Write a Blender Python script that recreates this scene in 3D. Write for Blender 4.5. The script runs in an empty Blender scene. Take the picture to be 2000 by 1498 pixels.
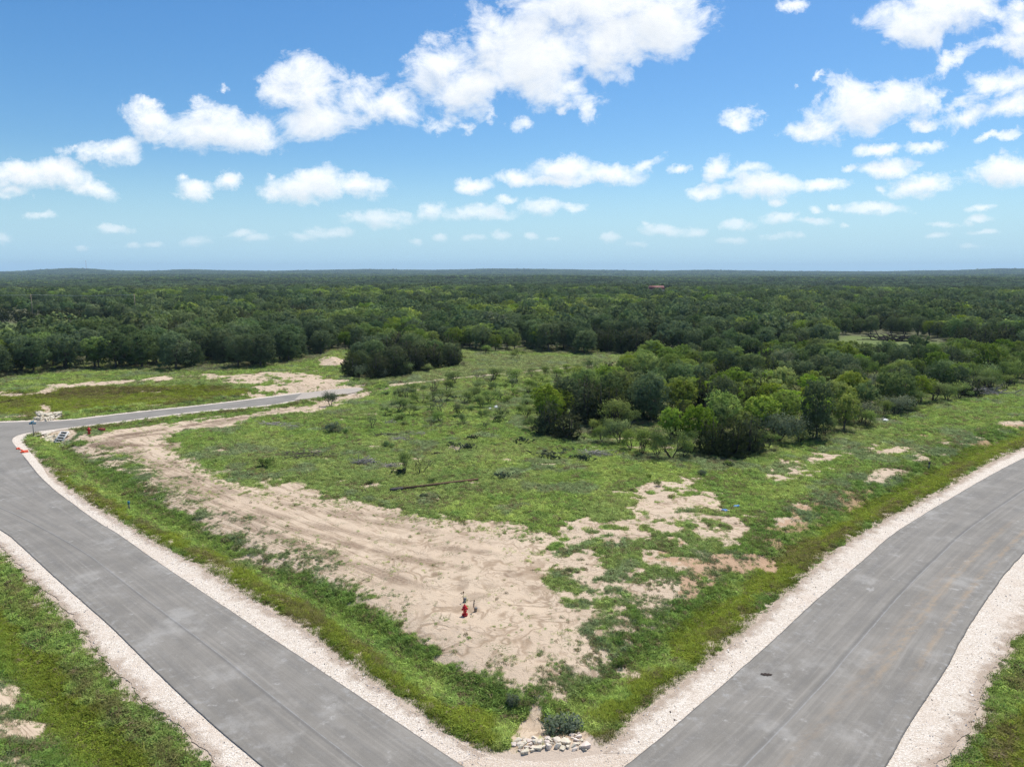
import bpy, bmesh, math, random
import numpy as np
from mathutils import Vector, Matrix, Euler

S = bpy.context.scene
COL = S.collection
R = math.radians
rng = np.random.default_rng(7)
random.seed(7)

# ---------------------------------------------------------------- camera
H = 20.0                                   # the drone hovers about 20 m up
PITCH = R(8.98)
FPX = 1386.0
cam_d = bpy.data.cameras.new('camera'); cam = bpy.data.objects.new('camera', cam_d); COL.objects.link(cam)
cam.location = (0, 0, H); cam.rotation_euler = (R(90) - PITCH, 0, 0)
cam_d.sensor_width = 36.0; cam_d.lens = FPX / 2000 * 36.0
cam_d.clip_start = 0.5; cam_d.clip_end = 40000
S.camera = cam

# ---------------------------------------------------------------- sun, sky, exposure
SUN_EL, SUN_AZ = R(63), R(34)              # ahead and to the right of the view
sunv = Vector((math.sin(SUN_AZ) * math.cos(SUN_EL), math.cos(SUN_AZ) * math.cos(SUN_EL), math.sin(SUN_EL)))
sl = bpy.data.lights.new('sun', 'SUN'); so = bpy.data.objects.new('sun', sl); COL.objects.link(so)
so.rotation_euler = sunv.to_track_quat('Z', 'Y').to_euler(); so.location = (0, 0, 60)
sl.energy = 4.3; sl.angle = R(0.53); sl.color = (1.0, 0.955, 0.89)
vs = S.view_settings
vs.view_transform = 'Standard'; vs.look = 'None'; vs.exposure = 0.22; vs.gamma = 1.0; vs.use_curve_mapping = False
cy = S.cycles
cy.use_denoising = True; cy.denoising_input_passes = 'RGB_ALBEDO_NORMAL'; cy.denoising_prefilter = 'NONE'
cy.max_bounces = 7; cy.diffuse_bounces = 4; cy.glossy_bounces = 2; cy.transmission_bounces = 3; cy.volume_bounces = 0; cy.transparent_max_bounces = 6

def nd(nt, typ, ins=None, **kw):
    n = nt.nodes.new(typ)
    for k, v in kw.items(): setattr(n, k, v)
    for k, v in (ins or {}).items():
        s = n.inputs[k]
        if hasattr(v, 'is_linked') or isinstance(v, bpy.types.NodeSocket): nt.links.new(v, s)
        else: s.default_value = v
    return n
def mth(nt, op, a, b=0.0, c=0.0, clamp=False):
    n = nt.nodes.new('ShaderNodeMath'); n.operation = op; n.use_clamp = clamp
    for i, v in enumerate((a, b, c)):
        if isinstance(v, bpy.types.NodeSocket): nt.links.new(v, n.inputs[i])
        else: n.inputs[i].default_value = v
    return n.outputs[0]
def sst(nt, v, lo, hi, a=0.0, b=1.0):
    n = nd(nt, 'ShaderNodeMapRange', {'Value': v, 'From Min': lo, 'From Max': hi, 'To Min': a, 'To Max': b}, interpolation_type='SMOOTHSTEP')
    return n.outputs[0]
def mix(nt, f, a, b, mode='MIX'):
    n = nt.nodes.new('ShaderNodeMix'); n.data_type = 'RGBA'; n.blend_type = mode
    for s, v in ((n.inputs[0], f), (n.inputs[6], a), (n.inputs[7], b)):
        if isinstance(v, bpy.types.NodeSocket): nt.links.new(v, s)
        elif isinstance(v, (int, float)): s.default_value = v
        else: s.default_value = (*v[:3], 1)
    return n.outputs[2]
def noise(nt, vec, scale, detail=4, rough=0.55, dist=0.0, lac=2.0, dim='3D'):
    n = nd(nt, 'ShaderNodeTexNoise', {'Scale': scale, 'Detail': detail, 'Roughness': rough, 'Distortion': dist, 'Lacunarity': lac}, noise_dimensions=dim)
    if vec is not None: nt.links.new(vec, n.inputs['Vector'])
    return n.outputs['Fac']

# pixel of the 2000 x 1498 photograph -> world direction / point on the plane z
CP, SP = math.cos(PITCH), math.sin(PITCH)
def ray(px, py):
    cx, cyy = (px - 1000) / FPX, (749 - py) / FPX
    return np.array([cx, CP + cyy * SP, -SP + cyy * CP])
def at(px, py, z=0.0):
    d = ray(px, py); t = (z - H) / d[2]
    return np.array([d[0] * t, d[1] * t, z])
def ats(pts, z=0.0): return np.array([at(x, y, z)[:2] for x, y in pts])

world = bpy.data.worlds.new('World'); S.world = world; world.use_nodes = True
HORIZON = (.45, .625, .755); SKY_SAT = 1.28; SKY_TINT = (.90, 1.04, 1.10); CLOUD_GROW = 1.27; CLOUD_CUT = .15
def build_world():
    nt = world.node_tree; nt.nodes.clear()
    geo = nd(nt, 'ShaderNodeTexCoord').outputs['Generated']
    sky = nd(nt, 'ShaderNodeTexSky', sky_type='NISHITA', sun_disc=False)
    sky.sun_elevation = SUN_EL; sky.sun_rotation = SUN_AZ
    sky.altitude = 0; sky.air_density = 1.0; sky.dust_density = 0.6; sky.ozone_density = 3.0
    sep = nd(nt, 'ShaderNodeSeparateXYZ', {0: geo})
    X, Y, Z = sep.outputs
    ysafe = mth(nt, 'MAXIMUM', Y, 0.05)
    u = mth(nt, 'DIVIDE', X, ysafe); v = mth(nt, 'DIVIDE', Z, ysafe)
    uv = nd(nt, 'ShaderNodeCombineXYZ', {0: u, 1: v}).outputs[0]
    # cumulus in the view ahead: (centre x, y, half width, half height, tilt in deg, strength)
    C = [(1190,70,150,75,-12,1.25),(1275,45,110,70,-15,1.2),(1040,120,130,85,-10,1.3),(930,165,110,62,-8,1.15),(870,120,75,50,-25,1.1),(1130,10,140,60,0,1.2),(960,60,75,55,-30,0.95),(1250,5,140,50,0,1.2),(1340,15,60,45,-20,0.95),(1110,170,70,40,10,0.9),
      (760,205,90,38,5,1.0),(690,190,60,52,0,0.95),(600,175,72,62,0,1.1),(540,180,55,32,-20,0.8),(615,228,95,45,-5,1.15),(400,248,130,46,5,1.2),(300,232,60,34,10,1.05),(480,262,80,36,5,1.0),(390,200,50,18,-10,0.75),(285,203,22,14,0,0.75),(440,170,16,14,0,0.7),
      (865,238,45,20,0,0.75),(905,255,18,12,0,0.7),(955,235,22,18,0,0.7),(1020,240,30,16,-10,0.65),(1152,212,22,26,20,0.85),(1100,208,30,14,10,0.65),
      (205,298,75,26,0,1.0),(150,302,35,12,0,0.8),(40,345,85,28,3,1.05),(120,348,60,26,5,1.05),(180,372,45,18,8,0.9),(20,375,50,14,0,0.7),
      (385,370,42,20,0,0.95),(440,354,28,16,-20,0.85),(360,348,14,9,0,0.65),(600,362,80,32,0,1.1),(690,366,68,22,0,1.0),(535,374,34,16,-10,0.9),(525,340,20,8,0,0.6),
      (925,366,42,16,0,0.95),(1010,345,45,18,0,0.95),(1095,330,60,28,5,1.1),(1190,338,80,24,0,1.05),(1265,322,40,14,-12,0.7),(1330,330,20,10,-20,0.75),(1080,352,110,12,0,0.8),
      (1440,245,38,22,-8,1.0),(1690,208,130,52,-12,1.15),(1740,190,75,45,-10,1.15),(1590,238,70,22,-14,0.9),(1600,190,30,16,-30,0.7),(1820,185,40,30,-30,0.8),(1855,125,70,20,-32,0.75),(1550,168,20,12,-20,0.65),(1608,148,12,8,-20,0.6),(1805,238,30,14,-8,0.85),
      (1810,35,120,55,-8,1.15),(1750,55,55,38,-25,1.0),(1880,15,80,40,0,1.1),(1985,60,55,45,-35,1.15),(1930,85,60,18,-20,0.7),(1550,8,32,18,0,0.95),(1990,10,35,20,0,0.8),
      (1950,165,60,34,-15,0.95),(1900,215,70,28,-30,0.9),(1975,205,50,26,-20,0.95),(1935,270,60,9,-10,0.75),(1715,290,55,16,-3,0.95),(1800,282,60,13,-12,0.8),(1735,328,55,17,-8,0.95),(1660,328,24,8,-8,0.7),
      (1395,335,34,24,-15,0.95),(1460,335,55,18,-12,0.7),(1490,364,70,24,0,1.1),(1600,360,60,14,-5,0.9),(1378,380,42,14,-4,0.9),(1520,400,16,8,0,0.7),(1800,360,65,22,-8,1.0),(1720,370,14,9,0,0.6),(1960,330,66,30,0,1.15),
      (1712,406,58,12,0,0.9),(1628,407,16,8,0,0.7),(1592,414,18,6,0,0.65),(1525,428,34,11,0,0.8),(1590,434,35,6,0,0.6),
      (740,425,70,14,0,0.8),(755,440,35,10,0,0.65),(845,414,30,15,0,0.85),(940,418,75,14,-2,0.8),(1060,405,40,15,0,0.85),(1120,408,24,9,0,0.65),(985,395,24,8,0,0.75),(640,450,45,10,0,0.65),(590,460,28,7,0,0.55),
      (80,420,30,8,0,0.65),(225,447,34,8,0,0.75),(380,470,34,9,-8,0.65),(470,456,24,8,0,0.75),(500,468,28,7,0,0.6),(260,478,16,6,0,0.65),(302,478,22,5,0,0.6),(160,486,16,6,0,0.5),(5,465,20,9,0,0.6),
      (860,462,17,7,0,0.7),(815,472,12,7,0,0.7),(925,466,22,6,0,0.6),(977,458,17,8,0,0.75),(1035,460,13,7,0,0.7),(1080,462,14,5,0,0.5),(1192,464,24,8,0,0.75),(1245,478,18,6,0,0.6),(1295,447,46,11,0,0.8),(1360,452,24,8,-5,0.7),(1258,437,9,6,0,0.6),
      (1435,440,30,9,0,0.75),(1435,467,34,6,0,0.5),(1512,462,34,7,-6,0.5),(1845,436,32,6,0,0.65),(1910,427,24,10,-6,0.8),(1828,461,24,6,-4,0.65),(1925,454,30,5,0,0.6),(1920,401,28,7,-5,0.65),(1655,442,10,5,0,0.55),(1562,464,10,6,0,0.5),(1900,482,24,5,0,0.45)]
    # base sky, paling to a milky blue low down
    hs = nd(nt, 'ShaderNodeHueSaturation', {'Color': sky.outputs[0], 'Saturation': SKY_SAT, 'Value': 1.0, 'Hue': 0.5}).outputs[0]
    ST = 0.10
    sky_c = mix(nt, sst(nt, Z, -0.02, 0.155, 0.95, 0.0), hs, tuple(k / ST for k in HORIZON))
    sky_c = mix(nt, 1.0, sky_c, SKY_TINT, 'MULTIPLY')
    # noises shared by all cloud parts; finer toward the horizon, where the clouds are far
    sc = mth(nt, 'MINIMUM', mth(nt, 'MULTIPLY_ADD', mth(nt, 'MAXIMUM', v, 0.0), 3.2, .22), 1.0)
    w1 = nd(nt, 'ShaderNodeTexNoise', {'Vector': uv, 'Scale': 11.0, 'Detail': 8.0, 'Roughness': 0.70}).outputs['Color']
    wv = nd(nt, 'ShaderNodeVectorMath', {0: w1, 1: (0.5, 0.5, 0.5)}, operation='SUBTRACT').outputs[0]
    wv = nd(nt, 'ShaderNodeVectorMath', {0: wv, 1: (0.095, 0.080, 0)}, operation='MULTIPLY').outputs[0]
    wv = nd(nt, 'ShaderNodeVectorMath', {0: wv}, operation='SCALE'); nt.links.new(sc, wv.inputs['Scale'])
    pw = nd(nt, 'ShaderNodeVectorMath', {0: uv, 1: wv.outputs[0]}, operation='ADD').outputs[0]
    upv = nd(nt, 'ShaderNodeVectorMath', {0: (0.010, 0.028, 0)}, operation='SCALE'); nt.links.new(sc, upv.inputs['Scale'])
    pu0 = nd(nt, 'ShaderNodeVectorMath', {0: pw, 1: upv.outputs[0]}, operation='ADD').outputs[0]
    def cloud_noise(off):
        q = uv if off == 0 else nd(nt, 'ShaderNodeVectorMath', {0: uv, 1: nd(nt, 'ShaderNodeVectorMath', {0: upv.outputs[0], 1: (off, off, 0)}, operation='MULTIPLY').outputs[0]}, operation='ADD').outputs[0]
        q = nd(nt, 'ShaderNodeVectorMath', {0: q, 1: (1, 1.45, 1)}, operation='MULTIPLY').outputs[0]
        a_ = noise(nt, q, 17, 10, .64, .35); b_ = noise(nt, q, 46, 8, .62, .3)
        return nd(nt, 'ShaderNodeMix', {0: sst(nt, v, .06, .20), 2: b_, 3: a_}, data_type='FLOAT').outputs[0]
    AMP = 2.3
    amp = sst(nt, v, .05, .19, 1.25, AMP); cut = sst(nt, v, .05, .19, 0.0, CLOUD_CUT)
    na = mth(nt, 'SUBTRACT', mth(nt, 'MULTIPLY', mth(nt, 'SUBTRACT', cloud_noise(0), .5), amp), cut); nb = mth(nt, 'SUBTRACT', mth(nt, 'MULTIPLY', mth(nt, 'SUBTRACT', cloud_noise(.55), .5), amp), cut)
    farf = sst(nt, v, 0.0, 0.13, 0.42, 1.0)
    def sky_with(nt, fin, fin_up, farf, sky_c):
        d_ = mth(nt, 'SUBTRACT', 1.0, mth(nt, 'POWER', 2.718, mth(nt, 'MULTIPLY', mth(nt, 'POWER', mth(nt, 'MAXIMUM', fin, 0.0), 1.35), -3.3)))
        d_ = mth(nt, 'MULTIPLY', d_, farf)
        lit = mth(nt, 'POWER', 2.718, mth(nt, 'MULTIPLY', mth(nt, 'MAXIMUM', fin_up, 0.0), -0.72))
        cc = mix(nt, lit, (0.56, 0.62, 0.69), (1.0, 1.01, 1.015))
        cc = mix(nt, farf, (0.66, 0.77, 0.85), cc)
        cl = nd(nt, 'ShaderNodeVectorMath', {0: cc}, operation='SCALE'); cl.inputs['Scale'].default_value = 1.0 / ST
        return nd(nt, 'ShaderNodeBackground', {'Color': mix(nt, d_, sky_c, cl.outputs[0]), 'Strength': ST}).outputs[0]
    def fields(nt, p, pu, items):
        acc = acc2 = None
        for i, (x, y, a, b, tilt, st) in enumerate(items):
            if i % 4 == 0 and acc is not None:       # keeps the chain in order
                tiny = nd(nt, 'ShaderNodeVectorMath', {0: acc2, 1: (1e-7, 1e-7, 0)}, operation='MULTIPLY').outputs[0]
                p = nd(nt, 'ShaderNodeVectorMath', {0: p, 1: tiny}, operation='ADD').outputs[0]; pu = nd(nt, 'ShaderNodeVectorMath', {0: pu, 1: tiny}, operation='ADD').outputs[0]
            d = ray(x, y); cu, cv = d[0] / d[1], d[2] / d[1]; k = CLOUD_GROW / FPX / d[1]; qs = []
            for pp in (p, pu):
                m = nd(nt, 'ShaderNodeMapping', {'Vector': pp, 'Location': (cu, cv, 0), 'Rotation': (0, 0, R(-tilt)), 'Scale': (a * k, b * k, 1)}, vector_type='TEXTURE')
                ln = nd(nt, 'ShaderNodeVectorMath', {0: m.outputs[0]}, operation='LENGTH').outputs['Value']
                qs.append(mth(nt, 'MULTIPLY_ADD', ln, -st, st))
            acc = qs[0] if acc is None else mth(nt, 'SMOOTH_MAX', acc, qs[0], 0.18)
            acc2 = qs[1] if acc2 is None else mth(nt, 'SMOOTH_MAX', acc2, qs[1], 0.18)
        return acc, acc2
    def region(y0, y1, x0, x1):
        items = [c for c in C if c[1] + 2.2 * c[3] + 40 + abs(math.sin(R(c[4]))) * c[2] * 1.6 > y0 and c[1] - 2.2 * c[3] - 40 - abs(math.sin(R(c[4]))) * c[2] * 1.6 < y1 and c[0] + 2.2 * c[2] + 40 > x0 and c[0] - 2.2 * c[2] - 40 < x1]
        g = bpy.data.node_groups.new('cumulus_part', 'ShaderNodeTree')
        for nm, t in (('p', 'NodeSocketVector'), ('pu', 'NodeSocketVector'), ('na', 'NodeSocketFloat'), ('nb', 'NodeSocketFloat'), ('far', 'NodeSocketFloat'), ('sky', 'NodeSocketColor')): g.interface.new_socket(nm, in_out='INPUT', socket_type=t)
        g.interface.new_socket('out', in_out='OUTPUT', socket_type='NodeSocketShader')
        gi = g.nodes.new('NodeGroupInput').outputs; go = g.nodes.new('NodeGroupOutput')
        if items:
            fa, fb = fields(g, gi[0], gi[1], items)
            o_ = sky_with(g, mth(g, 'ADD', fa, gi[2]), mth(g, 'ADD', fb, gi[3]), gi[4], gi[5])
        else: o_ = nd(g, 'ShaderNodeBackground', {'Color': gi[5], 'Strength': ST}).outputs[0]
        g.links.new(o_, go.inputs[0])
        gn = nt.nodes.new('ShaderNodeGroup'); gn.node_tree = g
        for i, sct in enumerate((pw, pu0, na, nb, farf, sky_c)): nt.links.new(sct, gn.inputs[i])
        return gn.outputs[0]
    YB = [-200, 105, 165, 215, 265, 330, 395, 450, 540]; XB = [-200, 520, 1000, 1420, 2200]
    def at_v(py): d = ray(1000, py); return d[2] / d[1]
    def pick(fac, a, b): return nd(nt, 'ShaderNodeMixShader', {0: fac, 1: a, 2: b}).outputs[0]
    def cols(y0, y1):
        res = None
        for x0, x1 in list(zip(XB[:-1], XB[1:])):
            r_ = region(y0, y1, x0, x1); e = ray(x0, .5 * (y0 + y1))
            res = r_ if res is None else pick(mth(nt, 'GREATER_THAN', u, e[0] / e[1]), res, r_)
        return res
    res = None
    for y0, y1 in list(zip(YB[:-1], YB[1:])):
        r_ = cols(y0, y1); res = r_ if res is None else pick(mth(nt, 'LESS_THAN', v, at_v(y0)), res, r_)
    # elsewhere in the sky: the same scattered cumulus on a plane overhead
    zs = mth(nt, 'ADD', mth(nt, 'MAXIMUM', Z, 0.0), 0.06)
    gp = nd(nt, 'ShaderNodeCombineXYZ', {0: mth(nt, 'DIVIDE', X, zs), 1: mth(nt, 'DIVIDE', Y, zs)}).outputs[0]
    gpu = nd(nt, 'ShaderNodeVectorMath', {0: gp, 1: (.05, -.12, 0)}, operation='ADD').outputs[0]
    g1 = mth(nt, 'MULTIPLY_ADD', noise(nt, gp, .9, 7, 0.55), 4.2, -2.35); g2 = mth(nt, 'MULTIPLY_ADD', noise(nt, gpu, .9, 5, 0.55), 4.2, -2.35)
    other = sky_with(nt, g1, g2, sst(nt, Z, 0.0, 0.15, 0.0, 1.0), sky_c)
    inview = mth(nt, 'MULTIPLY', mth(nt, 'GREATER_THAN', Y, 0.4), mth(nt, 'MULTIPLY', mth(nt, 'LESS_THAN', mth(nt, 'ABSOLUTE', u), 0.95), mth(nt, 'MULTIPLY', mth(nt, 'LESS_THAN', v, 0.43), mth(nt, 'GREATER_THAN', v, 0.0))))
    nd(nt, 'ShaderNodeOutputWorld', {'Surface': pick(inview, other, res)})
build_world()

# ---------------------------------------------------------------- helpers
def tag(o, label=None, cat=None, group=None, kind=None):
    if label: o['label'] = label
    if cat: o['category'] = cat
    if group: o['group'] = group
    if kind: o['kind'] = kind
    return o
def mesh_np(name, V, F, mats=(), smooth=False, midx=None):
    """V (n,3); F list of (m,k) int arrays."""
    me = bpy.data.meshes.new(name)
    V = np.asarray(V, dtype=np.float32)
    if not isinstance(F, (list, tuple)): F = [F]
    F = [np.asarray(f, dtype=np.int32) for f in F if len(f)]
    me.vertices.add(len(V)); me.vertices.foreach_set('co', V.ravel())
    nl = sum(f.size for f in F); npoly = sum(len(f) for f in F)
    me.loops.add(nl); me.polygons.add(npoly)
    me.loops.foreach_set('vertex_index', np.concatenate([f.ravel() for f in F]))
    tot = np.concatenate([np.full(len(f), f.shape[1], np.int32) for f in F])
    me.polygons.foreach_set('loop_start', np.concatenate([[0], np.cumsum(tot)[:-1]]).astype(np.int32))
    me.polygons.foreach_set('loop_total', tot)
    if smooth: me.polygons.foreach_set('use_smooth', np.ones(npoly, bool))
    for m in mats: me.materials.append(m)
    if midx is not None: me.polygons.foreach_set('material_index', np.asarray(midx, np.int32))
    me.update(calc_edges=True)
    return me
def link(name, me, parent=None, loc=None):
    o = bpy.data.objects.new(name, me); COL.objects.link(o)
    if parent is not None: o.parent = parent
    if loc is not None: o.location = loc
    return o
def empty(name, loc, rz=0.0, sc=1.0):
    o = bpy.data.objects.new(name, None); COL.objects.link(o)
    o.location = loc; o.rotation_euler = (0, 0, rz); o.scale = (sc, sc, sc); o.empty_display_size = 0.3
    return o
class MB:
    """collects simple solids into one mesh"""
    def __init__(s): s.V = []; s.F = {3: [], 4: []}; s.n = 0
    def add(s, V, F):
        for f in F: s.F.setdefault(len(f), []).append([i + s.n for i in f])
        s.V.extend([tuple(v) for v in V]); s.n += len(V)
    def box(s, c, d, M=None):
        V = [Vector((c[0] + sx * d[0] / 2, c[1] + sy * d[1] / 2, c[2] + sz * d[2] / 2)) for sz in (-1, 1) for sy in (-1, 1) for sx in (-1, 1)]
        if M is not None: V = [M @ v for v in V]
        s.add(V, [(0, 2, 3, 1), (4, 5, 7, 6), (0, 1, 5, 4), (2, 6, 7, 3), (0, 4, 6, 2), (1, 3, 7, 5)])
    def tube(s, pts, rad, n=6, cap=True):
        pts = [Vector(p) for p in pts]; V = []; F = []
        if isinstance(rad, (int, float)): rad = [rad] * len(pts)
        for i, p in enumerate(pts):
            t = (pts[min(i + 1, len(pts) - 1)] - pts[max(i - 1, 0)]).normalized()
            a = t.orthogonal().normalized() if i == 0 else (a - t * a.dot(t)).normalized()
            b = t.cross(a)
            for k in range(n):
                an = 2 * math.pi * k / n
                V.append(p + (a * math.cos(an) + b * math.sin(an)) * rad[i])
        for i in range(len(pts) - 1):
            for k in range(n):
                F.append((i * n + k, i * n + (k + 1) % n, (i + 1) * n + (k + 1) % n, (i + 1) * n + k))
        if cap:
            F.append(tuple(range(n - 1, -1, -1))); F.append(tuple((len(pts) - 1) * n + k for k in range(n)))
        s.add(V, F)
    def lathe(s, prof, n=16, M=None):
        V = []; F = []
        for (r, z) in prof:
            for k in range(n): V.append(Vector((r * math.cos(2 * math.pi * k / n), r * math.sin(2 * math.pi * k / n), z)))
        for i in range(len(prof) - 1):
            for k in range(n): F.append((i * n + k, i * n + (k + 1) % n, (i + 1) * n + (k + 1) % n, (i + 1) * n + k))
        F.append(tuple(range(n - 1, -1, -1))); F.append(tuple((len(prof) - 1) * n + k for k in range(n)))
        if M is not None: V = [M @ v for v in V]
        s.add(V, F)
    def mesh(s, name, mat, smooth=False):
        me = mesh_np(name, s.V, [np.array(f) for f in s.F.values() if f], [mat] if mat else [], smooth)
        return me
    def obj(s, name, mat, parent=None, loc=None, smooth=False): return link(name, s.mesh(name, mat, smooth), parent, loc)

# value noise for shapes and masks
def _hash(ix, iy, seed):
    h = (ix.astype(np.int64) * 374761393 + iy.astype(np.int64) * 668265263 + seed * 144665) & 0x7fffffff
    h = (h ^ (h >> 13)) * 1274126177 & 0x7fffffff
    return ((h ^ (h >> 16)) & 0xffff) / 65535.0
def vnoise(x, y, seed=0):
    ix, iy = np.floor(x), np.floor(y); fx, fy = x - ix, y - iy
    fx = fx * fx * (3 - 2 * fx); fy = fy * fy * (3 - 2 * fy)
    a = _hash(ix, iy, seed); b = _hash(ix + 1, iy, seed); c = _hash(ix, iy + 1, seed); d = _hash(ix + 1, iy + 1, seed)
    return (a + (b - a) * fx) * (1 - fy) + (c + (d - c) * fx) * fy
def fbm(x, y, oct=4, seed=0):
    s = 0; a = 0.5; t = 0
    for i in range(oct):
        s = s + a * vnoise(x * 2 ** i + i * 17.3, y * 2 ** i - i * 9.1, seed + i); t += a; a *= 0.5
    return s / t
def smooth01(x): x = np.clip(x, 0, 1); return x * x * (3 - 2 * x)
def poly_sd(P, x, y, reach=8.0):
    """signed distance to polygon P (positive inside), exact within reach"""
    out = np.full(x.shape, -1e3)
    lo, hi = P.min(0) - reach, P.max(0) + reach
    m = (x > lo[0]) & (x < hi[0]) & (y > lo[1]) & (y < hi[1])
    if not m.any(): return out
    px, py = x[m], y[m]; d2 = np.full(px.shape, 1e12); ins = np.zeros(px.shape, bool)
    n = len(P)
    for i in range(n):
        ax, ay = P[i]; bx, by = P[(i + 1) % n]
        ex, ey = bx - ax, by - ay; L = ex * ex + ey * ey + 1e-12
        t = np.clip(((px - ax) * ex + (py - ay) * ey) / L, 0, 1)
        d2 = np.minimum(d2, (px - ax - t * ex) ** 2 + (py - ay - t * ey) ** 2)
        c = ((ay > py) != (by > py)) & (px < ex * (py - ay) / (ey if ey else 1e-12) + ax)
        ins ^= c
    out[m] = np.where(ins, 1, -1) * np.sqrt(d2)
    return out
def line_d(P, x, y, reach=4.0):
    out = np.full(x.shape, 1e3); lo, hi = P.min(0) - reach, P.max(0) + reach
    m = (x > lo[0]) & (x < hi[0]) & (y > lo[1]) & (y < hi[1])
    if not m.any(): return out
    px, py = x[m], y[m]; d2 = np.full(px.shape, 1e12)
    for i in range(len(P) - 1):
        ax, ay = P[i]; bx, by = P[i + 1]; ex, ey = bx - ax, by - ay; L = ex * ex + ey * ey + 1e-12
        t = np.clip(((px - ax) * ex + (py - ay) * ey) / L, 0, 1)
        d2 = np.minimum(d2, (px - ax - t * ex) ** 2 + (py - ay - t * ey) ** 2)
    out[m] = np.sqrt(d2); return out
def chaikin(P, it=2):
    P = np.asarray(P, float)
    for _ in range(it):
        Q = [P[0]]
        for i in range(len(P) - 1): Q += [P[i] * .75 + P[i + 1] * .25, P[i] * .25 + P[i + 1] * .75]
        Q.append(P[-1]); P = np.array(Q)
    return P
def resample(P, n):
    P = np.asarray(P, float); s = np.concatenate([[0], np.cumsum(np.linalg.norm(np.diff(P, axis=0), axis=1))])
    t = np.linspace(0, s[-1], n)
    return np.stack([np.interp(t, s, P[:, k]) for k in range(P.shape[1])], 1), s[-1]
def extend(P, d0, d1):
    P = np.asarray(P, float)
    if d0: P = np.vstack([P[0] + (P[0] - P[1]) / np.linalg.norm(P[0] - P[1]) * d0, P])
    if d1: P = np.vstack([P, P[-1] + (P[-1] - P[-2]) / np.linalg.norm(P[-1] - P[-2]) * d1])
    return P
# ---------------------------------------------------------------- layout of the ground (metres; traced features)
# asphalt edges of the three roads
LR_R = [(34,875),(52,897),(75,927),(104,955),(146,986),(192,1020),(233,1043),(299,1091),(392,1153),(500,1225),(553,1260),(623,1306),(705,1361),(792,1420),(909,1498)]
LR_L = [(-420,900),(-300,925),(-160,965),(0,1028),(60,1083),(133,1150),(213,1219),(283,1289),(352,1356),(432,1429),(512,1495)]
RR_L = [(1216,1498),(1289,1443),(1348,1390),(1400,1347),(1496,1263),(1588,1175),(1679,1100),(1735,1048),(1791,1012),(1859,972),(1919,936),(1987,900),(2090,852),(2240,800)]
RR_R = [(1731,1495),(1759,1443),(1799,1379),(1843,1315),(1883,1239),(1915,1187),(1959,1124),(1999,1080),(2060,1020),(2160,940),(2280,870),(2400,820)]
LG_R = [(26,846),(30,853),(42,866),(60,884),(86,914),(125,949),(166,978),(203,1000),(253,1030),(306,1063),(382,1100),(445,1140),(512,1180),(576,1219),(629,1253),(699,1311),(781,1367),(874,1434),(956,1472)]
LG_L = [(-420,915),(-300,942),(-160,985),(0,1060),(66,1133),(140,1199),(186,1266),(253,1339),(316,1392),(376,1435),(425,1498)]
RG_L = [(1172,1469),(1216,1426),(1257,1393),(1295,1355),(1360,1314),(1400,1280),(1464,1223),(1512,1179),(1560,1140),(1624,1080),(1687,1040),(1719,1020),(1799,980),(1839,960),(1939,900),(2060,848),(2200,795)]
RG_R = [(1835,1495),(1883,1451),(1911,1391),(1923,1327),(1959,1283),(1971,1243),(1999,1231),(2060,1150),(2160,1020),(2300,910),(2440,840)]
XT = [(-420,836),(-150,829),(0,825),(70,823),(104,823),(156,819),(260,806),(390,793),(480,782),(558,772),(590,768)]
XB = [(574,782),(520,792),(390,802),(260,819),(125,836),(52,845),(34,850),(24,856),(24,864),(34,875),(52,897),(20,940),(-160,965),(-420,930)]
w = lambda P, a=0, b=0, it=2: chaikin(extend(ats(P), a, b), it)
lr_r, lr_l = w(LR_R, 3, 34), w(LR_L, 20, 34)
rr_l, rr_r = w(RR_L, 40, 40), w(RR_R, 34, 40)
lg_r, lg_l = w(LG_R, 0, 0), w(LG_L, 20, 34)
rg_l, rg_r = w(RG_L, 0, 40), w(RG_R, 34, 40)
xt, xb = w(XT, 20, 0), w(XB, 0, 20)
corner_tip = ats([(909,1498),(956,1472),(1000,1480),(1040,1484),(1100,1482),(1172,1469),(1216,1498)])
poly_left_road = np.vstack([lg_r, [lr_r[-1]], lg_l[::-1]])
poly_right_road = np.vstack([[rr_l[0]], rg_l, rg_r[::-1]])
def offset(P, wd):
    P, _ = resample(P, 160); t = np.gradient(P, axis=0); n = np.stack([-t[:, 1], t[:, 0]], 1); n /= np.linalg.norm(n, axis=1, keepdims=True); return P + n * wd
poly_cross = np.vstack([offset(xt, .75), offset(xb, .80)])
slab = ats([(586,768),(640,762),(700,757),(712,760),(690,768),(640,774),(574,782)])
junction = np.array([[-40, -45], [-40, 3], lr_r[-1], corner_tip[0], corner_tip[1], corner_tip[2], corner_tip[4], corner_tip[5], corner_tip[6], [45, 3], [45, -45]])

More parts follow.
